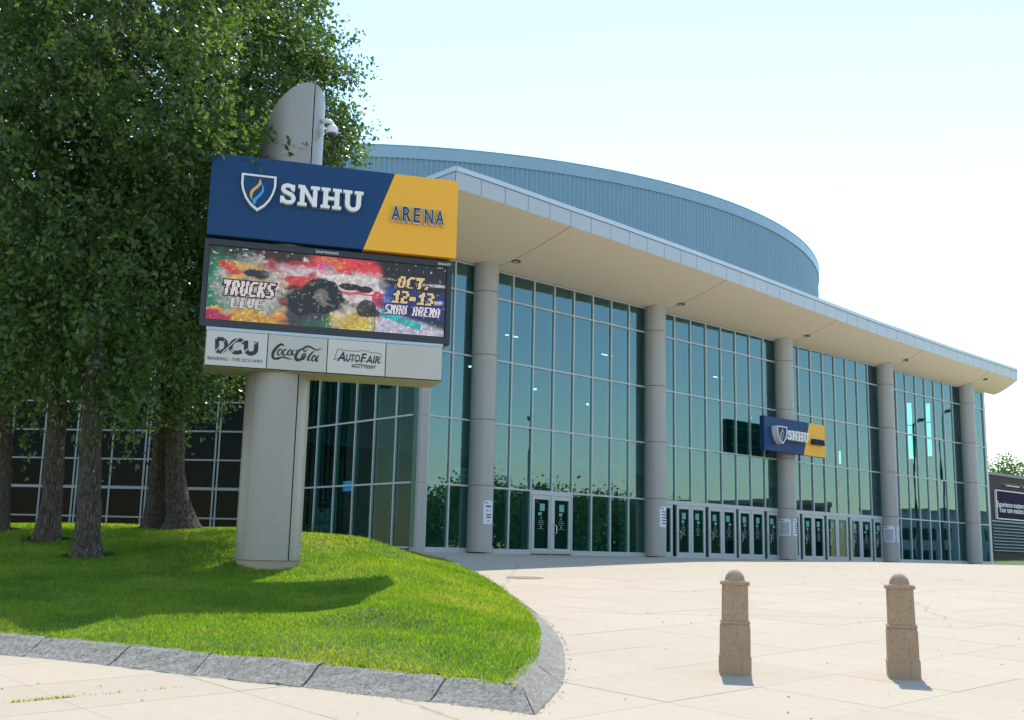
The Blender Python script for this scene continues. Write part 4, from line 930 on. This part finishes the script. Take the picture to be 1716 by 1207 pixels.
# ------------------------------------------------------------------ wall sign on the third column
ws = empty('wall_sign', tuple(fac(18.4 - .6, .85, 7.0)), 'navy and gold sign with white raised lettering fixed across the third column', 'sign')
FWS = lambda x, d, y: fac(18.4 + x, .9 + d, y)
b = B(FWS); b.poly([(-3.04, 6.275), (-.012, 6.275), (.49, 7.77), (-3.04, 7.77)], -.22, 0); b.out('name_panel', M['navy'], ws)
b = B(FWS); b.poly([(-.004, 6.275), (1.78, 6.275), (1.78, 7.77), (.498, 7.77)], -.218, .002); b.out('name_panel', M['yellow'], ws)
shield(FWS, -2.10, 7.36, .74, .78, .003, .30, ws); snhu(FWS, -1.60, 6.82, .43, 1.66, .003, .24, ws)
arena_word(FWS, .56, 6.82, .22, .96, .003, .17, M['navy'], M['black'], ws)
b = B(FWS); b.box(-2.8, 1.5, -.40, -.22, 6.6, 6.7); b.box(-2.8, 1.5, -.40, -.22, 7.35, 7.45); b.out('mounting_rail', M['alu'], ws)

# ------------------------------------------------------------------ paper notices wrapped on the columns
def notice(k, a0, a1, z0, z1, label, kind_):
    c = fac(BAY * k, 0, 0)[:2]; view = -c / np.linalg.norm(c); rt = np.array([-view[1], view[0]]) * 1.0   # rt: to the right as seen from the front
    r = .4475
    def fr(x, d, y):                                     # x is the angle in radians
        q = c + (view * math.cos(x) + rt * math.sin(x)) * (r + d); return (q[0], q[1], y)
    root = empty('column_notice', fr((a0 + a1) / 2, 0, z0), label, 'notice', 'paper notices taped to the columns')
    n = 8; V = []; A_ = np.linspace(a0, a1, n + 1)
    for x in A_: 
        t = (x - a0) / (a1 - a0); zt = z1 - .05 * (2 * t - 1) ** 2
        V += [fr(x, 0, z0), fr(x, 0, zt), fr(x, .004, z0), fr(x, .004, zt)]
    b = B(); b.add(V, [(i * 4 + 2, i * 4 + 6, i * 4 + 7, i * 4 + 3) for i in range(n)] + [(i * 4, i * 4 + 1, i * 4 + 5, i * 4 + 4) for i in range(n)] + [(i * 4 + 1, i * 4 + 3, i * 4 + 7, i * 4 + 5) for i in range(n)] + [(i * 4, i * 4 + 4, i * 4 + 6, i * 4 + 2) for i in range(n)], True); sh = b.out('sheet', M['paper'], root)
    b = B(fr); am = (a0 + a1) / 2; hw = (a1 - a0) / 2
    def row(z, h, f0, f1, wm=.09, gap=.03):
        q = a0 + (a1 - a0) * f0
        while q < a0 + (a1 - a0) * f1: e = min(q + random.uniform(.5, 1.2) * wm, a0 + (a1 - a0) * f1); b.box(q, e, .0045, .007, z, z + h); q = e + gap
    H = z1 - z0
    row(z0 + H * .86, H * .05, .1, .45, .12)
    if kind_ == 'text':
        for i in range(15): row(z0 + H * (.75 - i * .048), H * .02, .14, .88, .16, .02)
    elif kind_ == 'arrow':
        row(z0 + H * .70, H * .08, .2, .8); b.poly([(am - hw * .5, z0 + H * .56), (am - hw * .1, z0 + H * .62), (am - hw * .1, z0 + H * .585), (am + hw * .5, z0 + H * .585), (am + hw * .5, z0 + H * .535), (am - hw * .1, z0 + H * .535), (am - hw * .1, z0 + H * .50)], .0045, .007)
        row(z0 + H * .36, H * .07, .3, .85); row(z0 + H * .25, H * .07, .3, .8); row(z0 + H * .10, H * .05, .4, .6)
    else:
        for i in range(5): row(z0 + H * (.70 - i * .14), H * .06, .25, .92)
    b.out('print', M['ink' if kind_ != 'text' else 'navy'], sh)
R_ = math.radians
notice(0, R_(14), R_(66), 2.56, 3.36, 'tall white notice with black arrow on the leftmost column', 'arrow')
notice(1, R_(24), R_(80), 2.76, 3.56, 'white notice with bold lines on the second column from left', 'bold')
notice(2, R_(-50), R_(22), 2.66, 3.42, 'densely printed notice facing the plaza below the wall sign', 'text')
notice(2, R_(36), R_(88), 2.66, 3.42, 'white notice at the right edge of the column below the wall sign', 'bold')
notice(3, R_(-42), R_(30), 2.60, 3.40, 'densely printed notice facing the plaza on the fourth column', 'text')
notice(3, R_(46), R_(92), 2.60, 3.40, 'white notice at the right edge of the fourth column', 'bold')

# ------------------------------------------------------------------ bollards
def make_bollard():
    root = empty('bollard', (0, 0, 0), 'brown aggregate concrete bollard, the left one nearer the grass', 'bollard', 'concrete bollards on the plaza')
    def rings(name, pr, cham):
        V = []; 
        for hw, z in pr:
            hw = hw * .93; c = hw * cham; V += [(hw - c, -hw, z), (hw, -hw + c, z), (hw, hw - c, z), (hw - c, hw, z), (-hw + c, hw, z), (-hw, hw - c, z), (-hw, -hw + c, z), (-hw + c, -hw, z)]
        b = B(); n = 8; b.add(V, [(i * n + k, i * n + (k + 1) % n, (i + 1) * n + (k + 1) % n, (i + 1) * n + k) for i in range(len(pr) - 1) for k in range(n)] + [tuple(range(n))[::-1], tuple((len(pr) - 1) * n + k for k in range(n))], True)
        return b.out(name, M['bollard'], root)
    rings('base', [(.160, -.03), (.162, .004), (.163, .155), (.158, .168)], .10)
    rings('lower_shaft', [(.154, .160), (.152, .44), (.146, .462), (.138, .470)], .10)
    rings('middle_band', [(.134, .468), (.148, .474), (.152, .486), (.148, .500), (.135, .506)], .08)
    rings('upper_shaft', [(.134, .504), (.130, .845)], .10)
    rings('cap', [(.130, .842), (.148, .850), (.150, .872), (.138, .886), (.100, .888)], .08)
    n = 24; pr = [(.101, .884)] + [(.098 * math.cos(t), .888 + .112 * math.sin(t)) for t in np.linspace(.02, 1.25, 8)] + [(.024, .997), (.0, .998)]
    V = [(r * math.cos(2 * math.pi * k / n), r * math.sin(2 * math.pi * k / n), z) for r, z in pr for k in range(n)]
    o = raw('dome', V, [(i * n + k, i * n + (k + 1) % n, (i + 1) * n + (k + 1) % n, (i + 1) * n + k) for i in range(len(pr) - 1) for k in range(n)], M['bollard'], True)
    put('dome', o, root); return root
bo = make_bollard(); kids = list(bo.children)
b2 = bo.copy(); COL.objects.link(b2); b2['label'] = 'brown aggregate concrete bollard with dark streaks, the right one'
for ch in kids: c = ch.copy(); COL.objects.link(c); c.parent = b2
bo.location = (2.26, 11.08, float(gz(2.26, 11.08))); bo.rotation_euler = (.0, .012, math.radians(-8))
b2.location = (3.91, 11.05, float(gz(3.9, 11.05))); b2.rotation_euler = (.0, -.01, math.radians(-15))

# ------------------------------------------------------------------ trees
def trunk_mesh(path, radii, flare, seg=36, rings=70, rid=0):
    P = np.array(path); L = np.r_[0, np.cumsum(np.linalg.norm(np.diff(P, axis=0), axis=1))]; V = []; ph = rng.uniform(0, 6.28, 8)
    for i in range(rings):
        t = L[-1] * (i / (rings - 1)) ** 1.25; c = np.array([np.interp(t, L, P[:, k]) for k in range(3)]); r = np.interp(t, L, radii)
        for k in range(seg):
            a = 2 * math.pi * k / seg; fl = flare * math.exp(-t / .28) * (1 + .5 * math.sin(3 * a + ph[0]) + .35 * math.sin(5 * a + ph[1]))
            rg = .05 * math.sin(9 * a + 2.2 * math.sin(t * 1.7 + ph[2])) + .035 * math.sin(17 * a + t * 5 + ph[3]) + .04 * math.sin(t * 9 + 3 * a + ph[4])
            rr = r * (1 + fl + rg); V.append((c[0] + rr * math.cos(a), c[1] + rr * math.sin(a), c[2]))
    F_q = [(i * seg + k, i * seg + (k + 1) % seg, (i + 1) * seg + (k + 1) % seg, (i + 1) * seg + k) for i in range(rings - 1) for k in range(seg)]
    return V, F_q
def leafquads(p, size, hang=.75):
    n = len(p); ax = rng.normal(0, 1, (n, 3)); ax[:, 2] = ax[:, 2] * .55 - hang; ax /= np.linalg.norm(ax, axis=1)[:, None]
    sd_ = np.cross(ax, rng.normal(0, 1, (n, 3)) + np.array([0, 0, .6])); sd_ /= np.linalg.norm(sd_, axis=1)[:, None] + 1e-9; nn = np.cross(ax, sd_)
    l = rng.uniform(.6, 1.2, n)[:, None] * size; wd = l * .29
    m = p + ax * l * .42 + nn * l * .07; q = p + ax * l
    return np.stack([p, m + sd_ * wd, q, m - sd_ * wd], 1).reshape(-1, 3), np.arange(4 * n).reshape(-1, 4)
def leafcloud(cen, sig, per, size, droop=.35, keep=None):
    n = len(cen) * per; c = np.repeat(cen, per, 0); s = np.repeat(sig, per, 0)
    p = c + rng.normal(0, 1, (n, 3)) * s; p[:, 2] -= np.abs(rng.normal(0, .25, n)) * droop
    if keep is not None: p = p[keep(p)]
    return leafquads(p, size)
def sprays(cen, mid, twigs, per, size, keep=None, ln_=(.45, 1.0), jit=.055):
    """drooping leafy twigs: every cluster centre sends out a few twigs, leaves sit along them"""
    n = len(cen) * twigs; c = np.repeat(cen, twigs, 0) + rng.normal(0, .16, (n, 3)); o = c - np.array(mid); o[:, 2] *= .3
    o /= np.linalg.norm(o, axis=1)[:, None] + 1e-9; d = o * .7 + rng.normal(0, .6, (n, 3)); d[:, 2] -= .15; d /= np.linalg.norm(d, axis=1)[:, None]
    L = rng.uniform(ln_[0], ln_[1], n); t = (np.arange(per)[None, :] + rng.random((n, per))) / per
    p = c[:, None, :] + d[:, None, :] * (L[:, None] * t)[..., None]; p[..., 2] -= (L[:, None] * t ** 2) * rng.uniform(.25, .75, n)[:, None]
    p = (p + rng.normal(0, jit, p.shape)).reshape(-1, 3)
    if keep is not None: p = p[keep(p)]
    return leafquads(p, size)
def crownpts(c, r, n, shell=.55, low=None):
    d = rng.normal(0, 1, (n, 3)); d /= np.linalg.norm(d, axis=1)[:, None]; k = shell + (1 - shell) * rng.random(n) ** .6
    lump = 1 + .16 * np.sin(d[:, 0] * 5 + c[0]) * np.sin(d[:, 2] * 6 + c[1]) + .1 * np.sin(d[:, 1] * 9 + c[2])
    return np.array(c) + d * np.array(r) * (k * lump)[:, None]
def carve(p):
    """leaves may touch the back and top of the sign but not grow through the space in front of it"""
    rel = p - PC; a = rel @ pd; d = rel @ pN
    box = (a > -1.75) & (d > -1.0) & (p[:, 2] < 8.0) & (a < 3.4)
    mast = (a > -.62) & (a < .8) & (d > -1.9) & (p[:, 2] >= 7.9) & (p[:, 2] < 10.2)
    front = (a > -1.25) & (d > -1.6)
    low = (a > -1.5) & (d > -6) & (p[:, 2] < 5.3) 
    return ~(box | mast | front | low)
def tree(name, base, trunks, crowns, nclus, per, label, sprigs=(), size=.125):
    z0 = float(lz(base[0], base[1])[0]); root = empty(name, (base[0], base[1], z0 - .03), label, 'tree', 'trees on the grass mound')
    tops = []
    for path, rad, fl in trunks:
        V, Fq = trunk_mesh(path, rad, fl); mesh('trunk', V, Fq, M['bark'], root, True); tops.append(path[-1])
    C_ = np.concatenate([crownpts(c, r, int(nclus * wt)) for c, r, wt in crowns])
    k = carve(C_) & (C_[:, 2] > 4.35 + .5 * rng.random(len(C_))); C_ = C_[k]
    pick = C_[rng.choice(len(C_), 12, replace=False)]
    for q in pick:
        tp = np.array(tops[rng.integers(len(tops))]); s = tp + (np.array([0, 0, -1.8]) * rng.random()); m_ = (s + q) / 2 + np.array([0, 0, .5])
        pts = catmull([s, m_, q], 4); rs = list(np.linspace(.075, .012, len(pts))); b = B(); b.tube(pts, rs, 7, True); b.out('branch', M['bark'], root, True)
    V, Fq = sprays(C_, crowns[0][0], 6, per // 6, size, carve)
    for sp, sg_, np_ in sprigs:
        V2, F2 = sprays(np.array([sp] * 4) + rng.normal(0, 1, (4, 3)) * np.array(sg_) * .7, crowns[0][0], max(2, np_ // 32), 9, size, None, (.25, .55)); Fq = np.r_[Fq, F2 + len(V)]; V = np.r_[V, V2]
    tag(mesh('crown', V, Fq, M['leaf'], root), kind='stuff'); return root
def tp(px, py, Y): v = ray(px, py) * (Y / ray(px, py)[1]); return (v[0], v[1], v[2] + CZ)
def path(pts): return [tp(*p) for p in pts]
pA = path([(146, 938, 18.5), (149, 850, 18.5), (152, 740, 18.55), (162, 600, 18.7), (150, 380, 18.9), (165, 150, 19.0)])
tree('birch_tree', pA[0], [(pA, [.185, .185, .170, .15, .10, .05], .55)], [((-7.6, 18.9, 9.0), (3.1, 2.9, 4.9), 1), ((-6.9, 18.2, 11.5), (2.7, 2.6, 3.4), .5), ((-7.4, 17.3, 7.3), (2.0, 1.1, 3.0), .2)], 400, 102, 'nearest tree with single rough trunk, left of the sign pylon', [(tp(150, 738, 18.1), (.30, .22, .12), 80), (tp(215, 640, 18.2), (.35, .3, .22), 130), (tp(230, 655, 18.2), (.2, .2, .16), 60), (tp(120, 650, 18.2), (.4, .3, .22), 130), (tp(180, 625, 18.0), (.5, .35, .3), 200), (tp(60, 620, 18.4), (.5, .35, .3), 200), (tp(250, 610, 18.4), (.4, .3, .3), 160), (tp(425, 232, 17.9), (.26, .12, .2), 150), (tp(448, 222, 17.75), (.14, .1, .16), 90), (tp(385, 240, 17.6), (.3, .12, .12), 110), (tp(350, 256, 17.4), (.10, .1, .1), 60)])
pB = path([(80, 912, 20.5), (88, 830, 20.5), (94, 720, 20.6), (98, 620, 20.7), (90, 380, 21), (80, 150, 21)])
tree('birch_tree', pB[0], [(pB, [.19, .18, .165, .15, .1, .05], .5)], [((-9.6, 20.6, 9.4), (3.3, 3.0, 5.2), 1), ((-9.2, 19.0, 7.4), (2.2, 1.1, 2.9), .2)], 340, 102, 'slightly leaning tree just behind the nearest trunk at left', [(tp(95, 650, 20.2), (.4, .3, .3), 150), (tp(40, 640, 20.2), (.4, .3, .3), 120)])
pC1 = path([(262, 888, 23.4), (268, 800, 23.3), (278, 700, 23.2), (280, 620, 23.2), (270, 380, 23.4), (330, 120, 23.6)]); pC2 = path([(306, 891, 22.9), (293, 800, 23.0), (292, 700, 23.15), (300, 600, 23.2), (360, 350, 23.3), (430, 80, 23.4)])
tree('birch_tree', pC1[0], [(pC1, [.27, .22, .19, .16, .1, .05], .35), (pC2, [.26, .2, .19, .16, .1, .05], .6)], [((-7.1, 23.4, 10.2), (3.1, 3.3, 5.3), 1), ((-5.75, 22.9, 11.2), (1.7, 2.2, 4.0), .75), ((-7.5, 22.6, 7.0), (2.6, 2.2, 2.8), .35)], 440, 102, 'twin-trunked tree behind the pylon with forked base', [(tp(330, 650, 22.6), (.5, .4, .3), 160), (tp(365, 640, 22.6), (.35, .3, .2), 90), (tp(325, 690, 22.4), (.25, .2, .12), 40)])
pD = path([(-6, 895, 21.5), (2, 800, 21.5), (6, 700, 21.6), (8, 600, 21.7), (0, 350, 22), (-30, 100, 22)])
tree('birch_tree', pD[0], [(pD, [.2, .19, .17, .15, .1, .05], .5)], [((-11.6, 21.4, 9.2), (3.2, 3.0, 5.2), 1)], 270, 102, 'tree at the far left edge, trunk cut by the frame', [(tp(28, 650, 21.0), (.22, .2, .45), 110), (tp(20, 720, 21.0), (.2, .2, .25), 60)])

# ------------------------------------------------------------------ shrub and kiosk by the return wall
q = fac(CS - .55, GO - 5.6, 0); V, Fq = leafcloud(np.array([(q[0] + .1 * i, q[1] + .15 * i, 2.05 + .12 * (i % 3)) for i in range(-3, 4)]), np.full((7, 3), .17), 70, .10, .2)
sh = empty('shrub', (q[0], q[1], 1.62), 'small green shrub against the dark glass return wall', 'shrub'); tag(mesh('foliage', V, Fq, M['leaf2'], sh), kind='stuff')
b = B(); b.tube([(q[0], q[1], 1.5), (q[0] + .02, q[1], 2.1)], .02, 6, True); b.out('stem', M['bark'], sh)
q = fac(CS + .9, GO - 5.1, 0); kk = empty('info_kiosk', (q[0], q[1], 1.6), 'slim dark kiosk with a bright blue screen inside the glass', 'kiosk')
FK = lambda x, d, y: q + D * -d + N * x + np.array([0, 0, y])
B(FK).box(-.2, .2, -.15, .15, 1.6, 4.0).out('post', M['black'], kk); B(FK).box(-.26, .20, .14, .22, 3.72, 4.08).out('screen', M['bluescreen'], kk)
q2 = fac(CS + .6, GO - 6.6, 0); bn = empty('standing_banner', (q2[0], q2[1], 1.6), 'white standing banner inside the glass at the pylon edge', 'banner')
FB_ = lambda x, d, y: q2 + D * -d + N * x + np.array([0, 0, y])
B(FB_).box(-.5, .62, -.03, .03, 1.9, 3.5).out('panel', M['paper'], bn)
for z in (2.1, 2.5, 2.95): B(FB_).box(-.02, .16, .031, .036, z, z + .14).out('print', M['ink'], bn)
B(FB_).box(-.5, .62, .031, .036, 3.1, 3.48).out('print', M['ink'], bn); B(FB_).box(-.4, .5, -.2, .2, 1.6, 1.66).out('foot', M['black'], bn)

# ------------------------------------------------------------------ brick building, verge and trees at the right edge
RBo = np.array([39.2, 88.5, 0.])
FRB = lambda a, o, z: RBo + D * a + N * o + np.array([0, 0, z])
rb = empty('brick_building', tuple(RBo + np.array([0, 0, 1.9])), 'low dark brick building with louvres at the right edge of the picture', 'building')
b = B(lambda a, o, z: (a, -o, z)); b.box(-4, 16, -14, 0, -2.0, 8.72 - 1.9); wl = raw('brick_wall', b.V, b.F, M['brick']); ow = put('brick_wall', wl, rb, RBo + np.array([0, 0, 1.9]), TH)
def onwall(px, py):
    v = ray(px, py); o = np.array([0, 0, CZ]); t = ((RBo - o) @ N) / (v @ N); p = o + v * t; return float((p - RBo) @ D), float(p[2])
B(FRB).box(-4.1, 16.1, -14.1, .10, 8.722, 8.95).out('roof_edge', M['trimgrey'], rb)
lx = onwall(1662, 900)[0]; lz0, lz1 = onwall(1663, 924)[1], onwall(1662, 874.5)[1]
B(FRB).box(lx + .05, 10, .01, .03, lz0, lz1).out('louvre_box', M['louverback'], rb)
for i in range(9): b = B(FRB); z = lz0 + .03 + i * (lz1 - lz0 - .06) / 9; b.add([(lx, .035, z + .08), (10, .035, z + .08), (10, .17, z), (lx, .17, z), (lx, .035, z + .12), (10, .035, z + .12), (10, .17, z + .045), (lx, .17, z + .045)], BF); b.out('louvre_slat', M['louver'], rb)
B(FRB).box(lx - .05, 10, .01, .12, lz1 + .01, lz1 + .12).out('louvre_frame', M['louver'], rb)
bb = empty('billboard', tuple(FRB(4, .1, 6.5)), 'purple billboard with pale frame and white lettering on the brick wall', 'billboard')
x0b, zb1 = onwall(1666.3, 822.5); zb0 = onwall(1668, 868)[1]; B(FRB).box(x0b, x0b + 9, .03, .12, zb0, zb1).out('board', M['purple'], bb)
for q in ((x0b - .14, x0b, zb0 - .09, zb1 + .09), (x0b, x0b + 9, zb1 + .003, zb1 + .09), (x0b, x0b + 9, zb0 - .09, zb0 - .003), (x0b + 9, x0b + 9.09, zb0 - .09, zb1 + .09)): B(FRB).box(q[0], q[1], .02, .18, q[2], q[3]).out('frame', M['white'], bb)
(ta, tz), (tb, _), (ua, uz), (ub, _) = onwall(1668.5, 848.5), onwall(1714.5, 850), onwall(1672, 858), onwall(1713.5, 859)
b = B(lambda x, d, y: FRB(x, d, y)); text(b, 'Experience matters.', ta, tz, .42, .121, .135, .016, width=tb - ta); text(b, 'Your care matters.', ua, uz, .42, .121, .135, .016, width=ub - ua); b.out('lettering', M['white'], bb)
for x in (1.1, 4.4): 
    B(FRB).box(x, x + 2.5, .45, .56, zb1 + .42, zb1 + .50).out('sign_light', M['galv'], bb)
    for i in range(4): B(FRB).tube([(x + .2 + .7 * i, .0, zb1 + .62), (x + .2 + .7 * i, .3, zb1 + .66), (x + .2 + .7 * i, .5, zb1 + .47)], .025, 5).out('light_arm', M['galv'], bb)
vp = empty('vent_pipe', tuple(FRB(2.9, -3, 8.95)), 'galvanised gooseneck vent pipe on the brick building roof', 'vent pipe')
B(FRB).tube([(2.9, -3, 8.9), (2.9, -3, 10.4)] + [(2.45 + .45 * math.cos(t), -3, 10.4 + .45 * math.sin(t)) for t in np.linspace(.3, math.pi, 7)] + [(2.0, -3, 10.15)], .16, 10).out('pipe', M['galv'], vp, True)
B(FRB).box(2.6, 3.2, -3.3, -2.7, 8.9, 9.05).out('flange', M['galv'], vp)
V = []; us = np.linspace(-34, 30, 33); vs2 = np.linspace(-.05, 26, 14)
for v in vs2:
    for u in us:
        p = FRB(u, v, 0); k = min(max((u + 30) / 26, 0), 1); V.append((p[0], p[1], 1.555 + k * k * (.40 + .28 * min(max((u - 1) / 5, 0), 1)) * (1 - max(v, 0) / 26)))
tag(mesh('verge', V, [(j * 33 + i, (j + 1) * 33 + i, (j + 1) * 33 + i + 1, j * 33 + i + 1) for j in range(13) for i in range(32)], M['turf'], None, True), 'strip of sunlit grass in front of the brick building', None, None, 'structure')
def simple_tree(name, x, y, z, h, r, label, n, per, size, group, sig=.7):
    root = empty(name, (x, y, z), label, 'tree', group); b = B(); b.tube([(x, y, z - .2), (x + .1, y, z + h * .45), (x + .05, y, z + h * .8)], [.28, .2, .06], 9, True); b.out('trunk', M['bark'], root, True)
    C_ = crownpts((x, y, z + h * .6), (r, r, h * .42), n, .35); V, Fq = leafcloud(C_, np.full((n, 3), sig), per, size, .3); tag(mesh('crown', V, Fq, M['leaf2'], root), kind='stuff'); return root
for i, (px, Y, h, r, lb) in enumerate(((1672, 128, 12.2, 4.2, 'leafy tree behind the brick roof, left of the vent pipe'), (1712, 124, 12.9, 4.6, 'leafy tree behind the brick roof, at the right picture edge'))):
    x = ray(px, 800)[0] / ray(px, 800)[1] * Y; simple_tree('maple_tree', x, Y, 1.5, h, r, lb, 110, 60, .34, 'trees behind the brick building')

# ------------------------------------------------------------------ what the glass reflects: street side at the right of the camera
tag(mesh('street', [(40, -60, -.9), (52, -60, -.9), (84, 100, 1.54), (66, 100, 1.54)], [(0, 1, 2, 3)], M['asphalt']), 'asphalt street beyond the plaza', None, None, 'structure')
refl = [(46, 38, 5.0, 2.6), (52, 31, 6.6, 3.0), (58, 41, 5.6, 3.0), (55, 22, 6.2, 3.2), (64, 33, 6.0, 3.2), (62, 48, 4.6, 2.8), (70, 27, 6.8, 3.6), (47, 27, 4.9, 2.6)]
for i, (x, y, h, r) in enumerate(refl): simple_tree('street_tree', x, y, .9, h, r, 'round leafy street tree mirrored in the arena glass', 120, 90, .34, 'street trees mirrored in the glass', .7)
def blockb(x, y, wd, dp, h, rot, mat, label, cat='building'):
    r = empty('street_building', (x, y, .8), label, cat); c, s = math.cos(rot), math.sin(rot); f = lambda a, o, z: (x + a * c - o * s, y + a * s + o * c, .8 + z)
    B(f).box(-wd / 2, wd / 2, 0, dp, -1, h).out('wall', M[mat], r); B(f).box(-wd / 2 - .3, wd / 2 + .3, -.3, dp + .3, h, h + .5).out('cornice', M['trimgrey'], r)
    m = int(wd / 3.2)
    for fl in range(int(h / 3.6)):
        for k in range(m): a = -wd / 2 + (k + .5) * wd / m; B(f).box(a - .8, a + .8, -.06, .1, 1 + fl * 3.6, 2.9 + fl * 3.6).out('window', M['dark'], r)
    return r
blockb(100, 48, 40, 14, 7.4, math.radians(-82), 'frontbrick', 'brick street building mirrored in the glass'); blockb(150, 105, 46, 14, 9.2, math.radians(-75), 'bluewall', 'blue street building mirrored in the right bay')
def lamp(x, y, h, label):
    r = empty('street_lamp', (x, y, float(gz(x, y)) - .3), label, 'street lamp', 'street lamps mirrored in the glass'); z = float(gz(x, y)) - .3
    b = B(); b.tube([(x, y, z), (x, y, z + h), (x - .3, y, z + h + .3), (x - 2.2, y, z + h + .4)], [.12, .08, .07, .06], 8, True); b.out('pole', M['lamp'], r); b = B(); b.box(x - 2.9, x - 2.0, y - .2, y + .2, z + h + .32, z + h + .48); b.out('lamp_head', M['lamp'], r)
for x, y, h, lb in ((34, 36.5, 8.5, 'bronze street lamp mirrored in the first bay'), (38, 45, 10.5, 'taller bronze street lamp mirrored in the second bay'), (46, 54, 9.5, 'bronze street lamp mirrored near the wall sign'), (52, 66, 11, 'bronze street lamp mirrored in the fourth bay'), (58, 70, 12.5, 'bronze street lamp furthest along the street')): lamp(x, y, h, lb)

def litter():
    P = []
    for _ in range(260):
        y = 7.5 + 20 * random.random() ** 1.6; x = random.uniform(-.5, .5) * y
        if x < .75 and y > 8.3 + max(0, -x) * .45: continue
        P.append((x, y, random.uniform(.006, .022)))
    for _ in range(190):                                   # gathered against the right and front kerb
        t = random.random(); P0 = KR if random.random() < .6 else KF[8:]
        k = random.randrange(min(20 if P0 is KR else 6, len(P0) - 1)); a, b_ = P0[k], P0[k + 1]; x, y = a[0] + (b_[0] - a[0]) * t, a[1] + (b_[1] - a[1]) * t
        e = abs(random.gauss(0, .035)) + .008; P.append((x + (e if P0 is KR else random.gauss(0, .01)), y - (0 if P0 is KR else e), random.uniform(.006, .018)))
    V = []; Fq = []
    for x, y, r in P:
        z = float(gz(x, y)) + .004; a = random.random() * 6.28; n = len(V)
        V += [(x + r * math.cos(a), y + r * math.sin(a), z), (x - r * .5 * math.sin(a), y + r * .5 * math.cos(a), z + r * .3), (x - r * math.cos(a), y - r * math.sin(a), z + .003), (x + r * .4 * math.sin(a), y - r * .4 * math.cos(a), z + r * .5)]; Fq += [(n, n + 1, n + 2), (n, n + 2, n + 3)]
    tag(mesh('litter', V, Fq, M['rust']), 'scattered dry leaf crumbs and grit on the plaza', 'litter', None, 'stuff')
    V = []; Fq = []
    for tx, ty, tr_ in ((-7.02, 18.5, .20), (-8.52, 20.5, .2), (-7.49, 23.4, .25), (-6.8, 22.9, .25), (-9.9, 21.5, .2)):
        for _ in range(900):
            a = random.random() * 6.28; d = tr_ + abs(random.gauss(0, .20)); x, y = tx + d * math.cos(a), ty + d * math.sin(a); z = float(lz(x, y)[0]) + .004; r = random.uniform(.012, .035); a = random.random() * 6.28; n = len(V)
            V += [(x + r * math.cos(a), y + r * math.sin(a), z), (x - r * .6 * math.sin(a), y + r * .6 * math.cos(a), z + r * .4), (x - r * math.cos(a), y - r * math.sin(a), z + .003), (x + r * .5 * math.sin(a), y - r * .5 * math.cos(a), z + r * .5)]; Fq += [(n, n + 1, n + 2), (n, n + 2, n + 3)]
    tag(mesh('mulch', V, Fq, M['soil']), 'dark soil crumbs and dry leaves round the tree trunks', 'mulch', None, 'stuff')
    V = []; Fq = []
    A, Bq = np.array([-3.95, 8.62]), np.array([-2.75, 9.58])
    for _ in range(190):
        t = random.random(); t = .12 + .3 * t if random.random() < .7 else t; p = A + (Bq - A) * t + np.array([random.gauss(0, .012), random.gauss(0, .012)]); z = float(gz(*p)); h = random.uniform(.008, .03); a = random.random() * 6.28; n = len(V)
        V += [(p[0] - .004, p[1], z), (p[0] + .004, p[1], z), (p[0] + h * .6 * math.cos(a), p[1] + h * .6 * math.sin(a), z + h)]; Fq.append((n, n + 1, n + 2))
    tag(mesh('joint_weeds', V, Fq, M['blade']), 'thin tufts of grass growing in a plaza joint', 'weeds', None, 'stuff')
litter()

for o in sc.objects:
    if o.name.split('.')[0] in ('print', 'lettering', 'logo_print', 'maker_lettering', 'notice_print', 'logo_cut_lines'): o['kind'] = 'stuff'
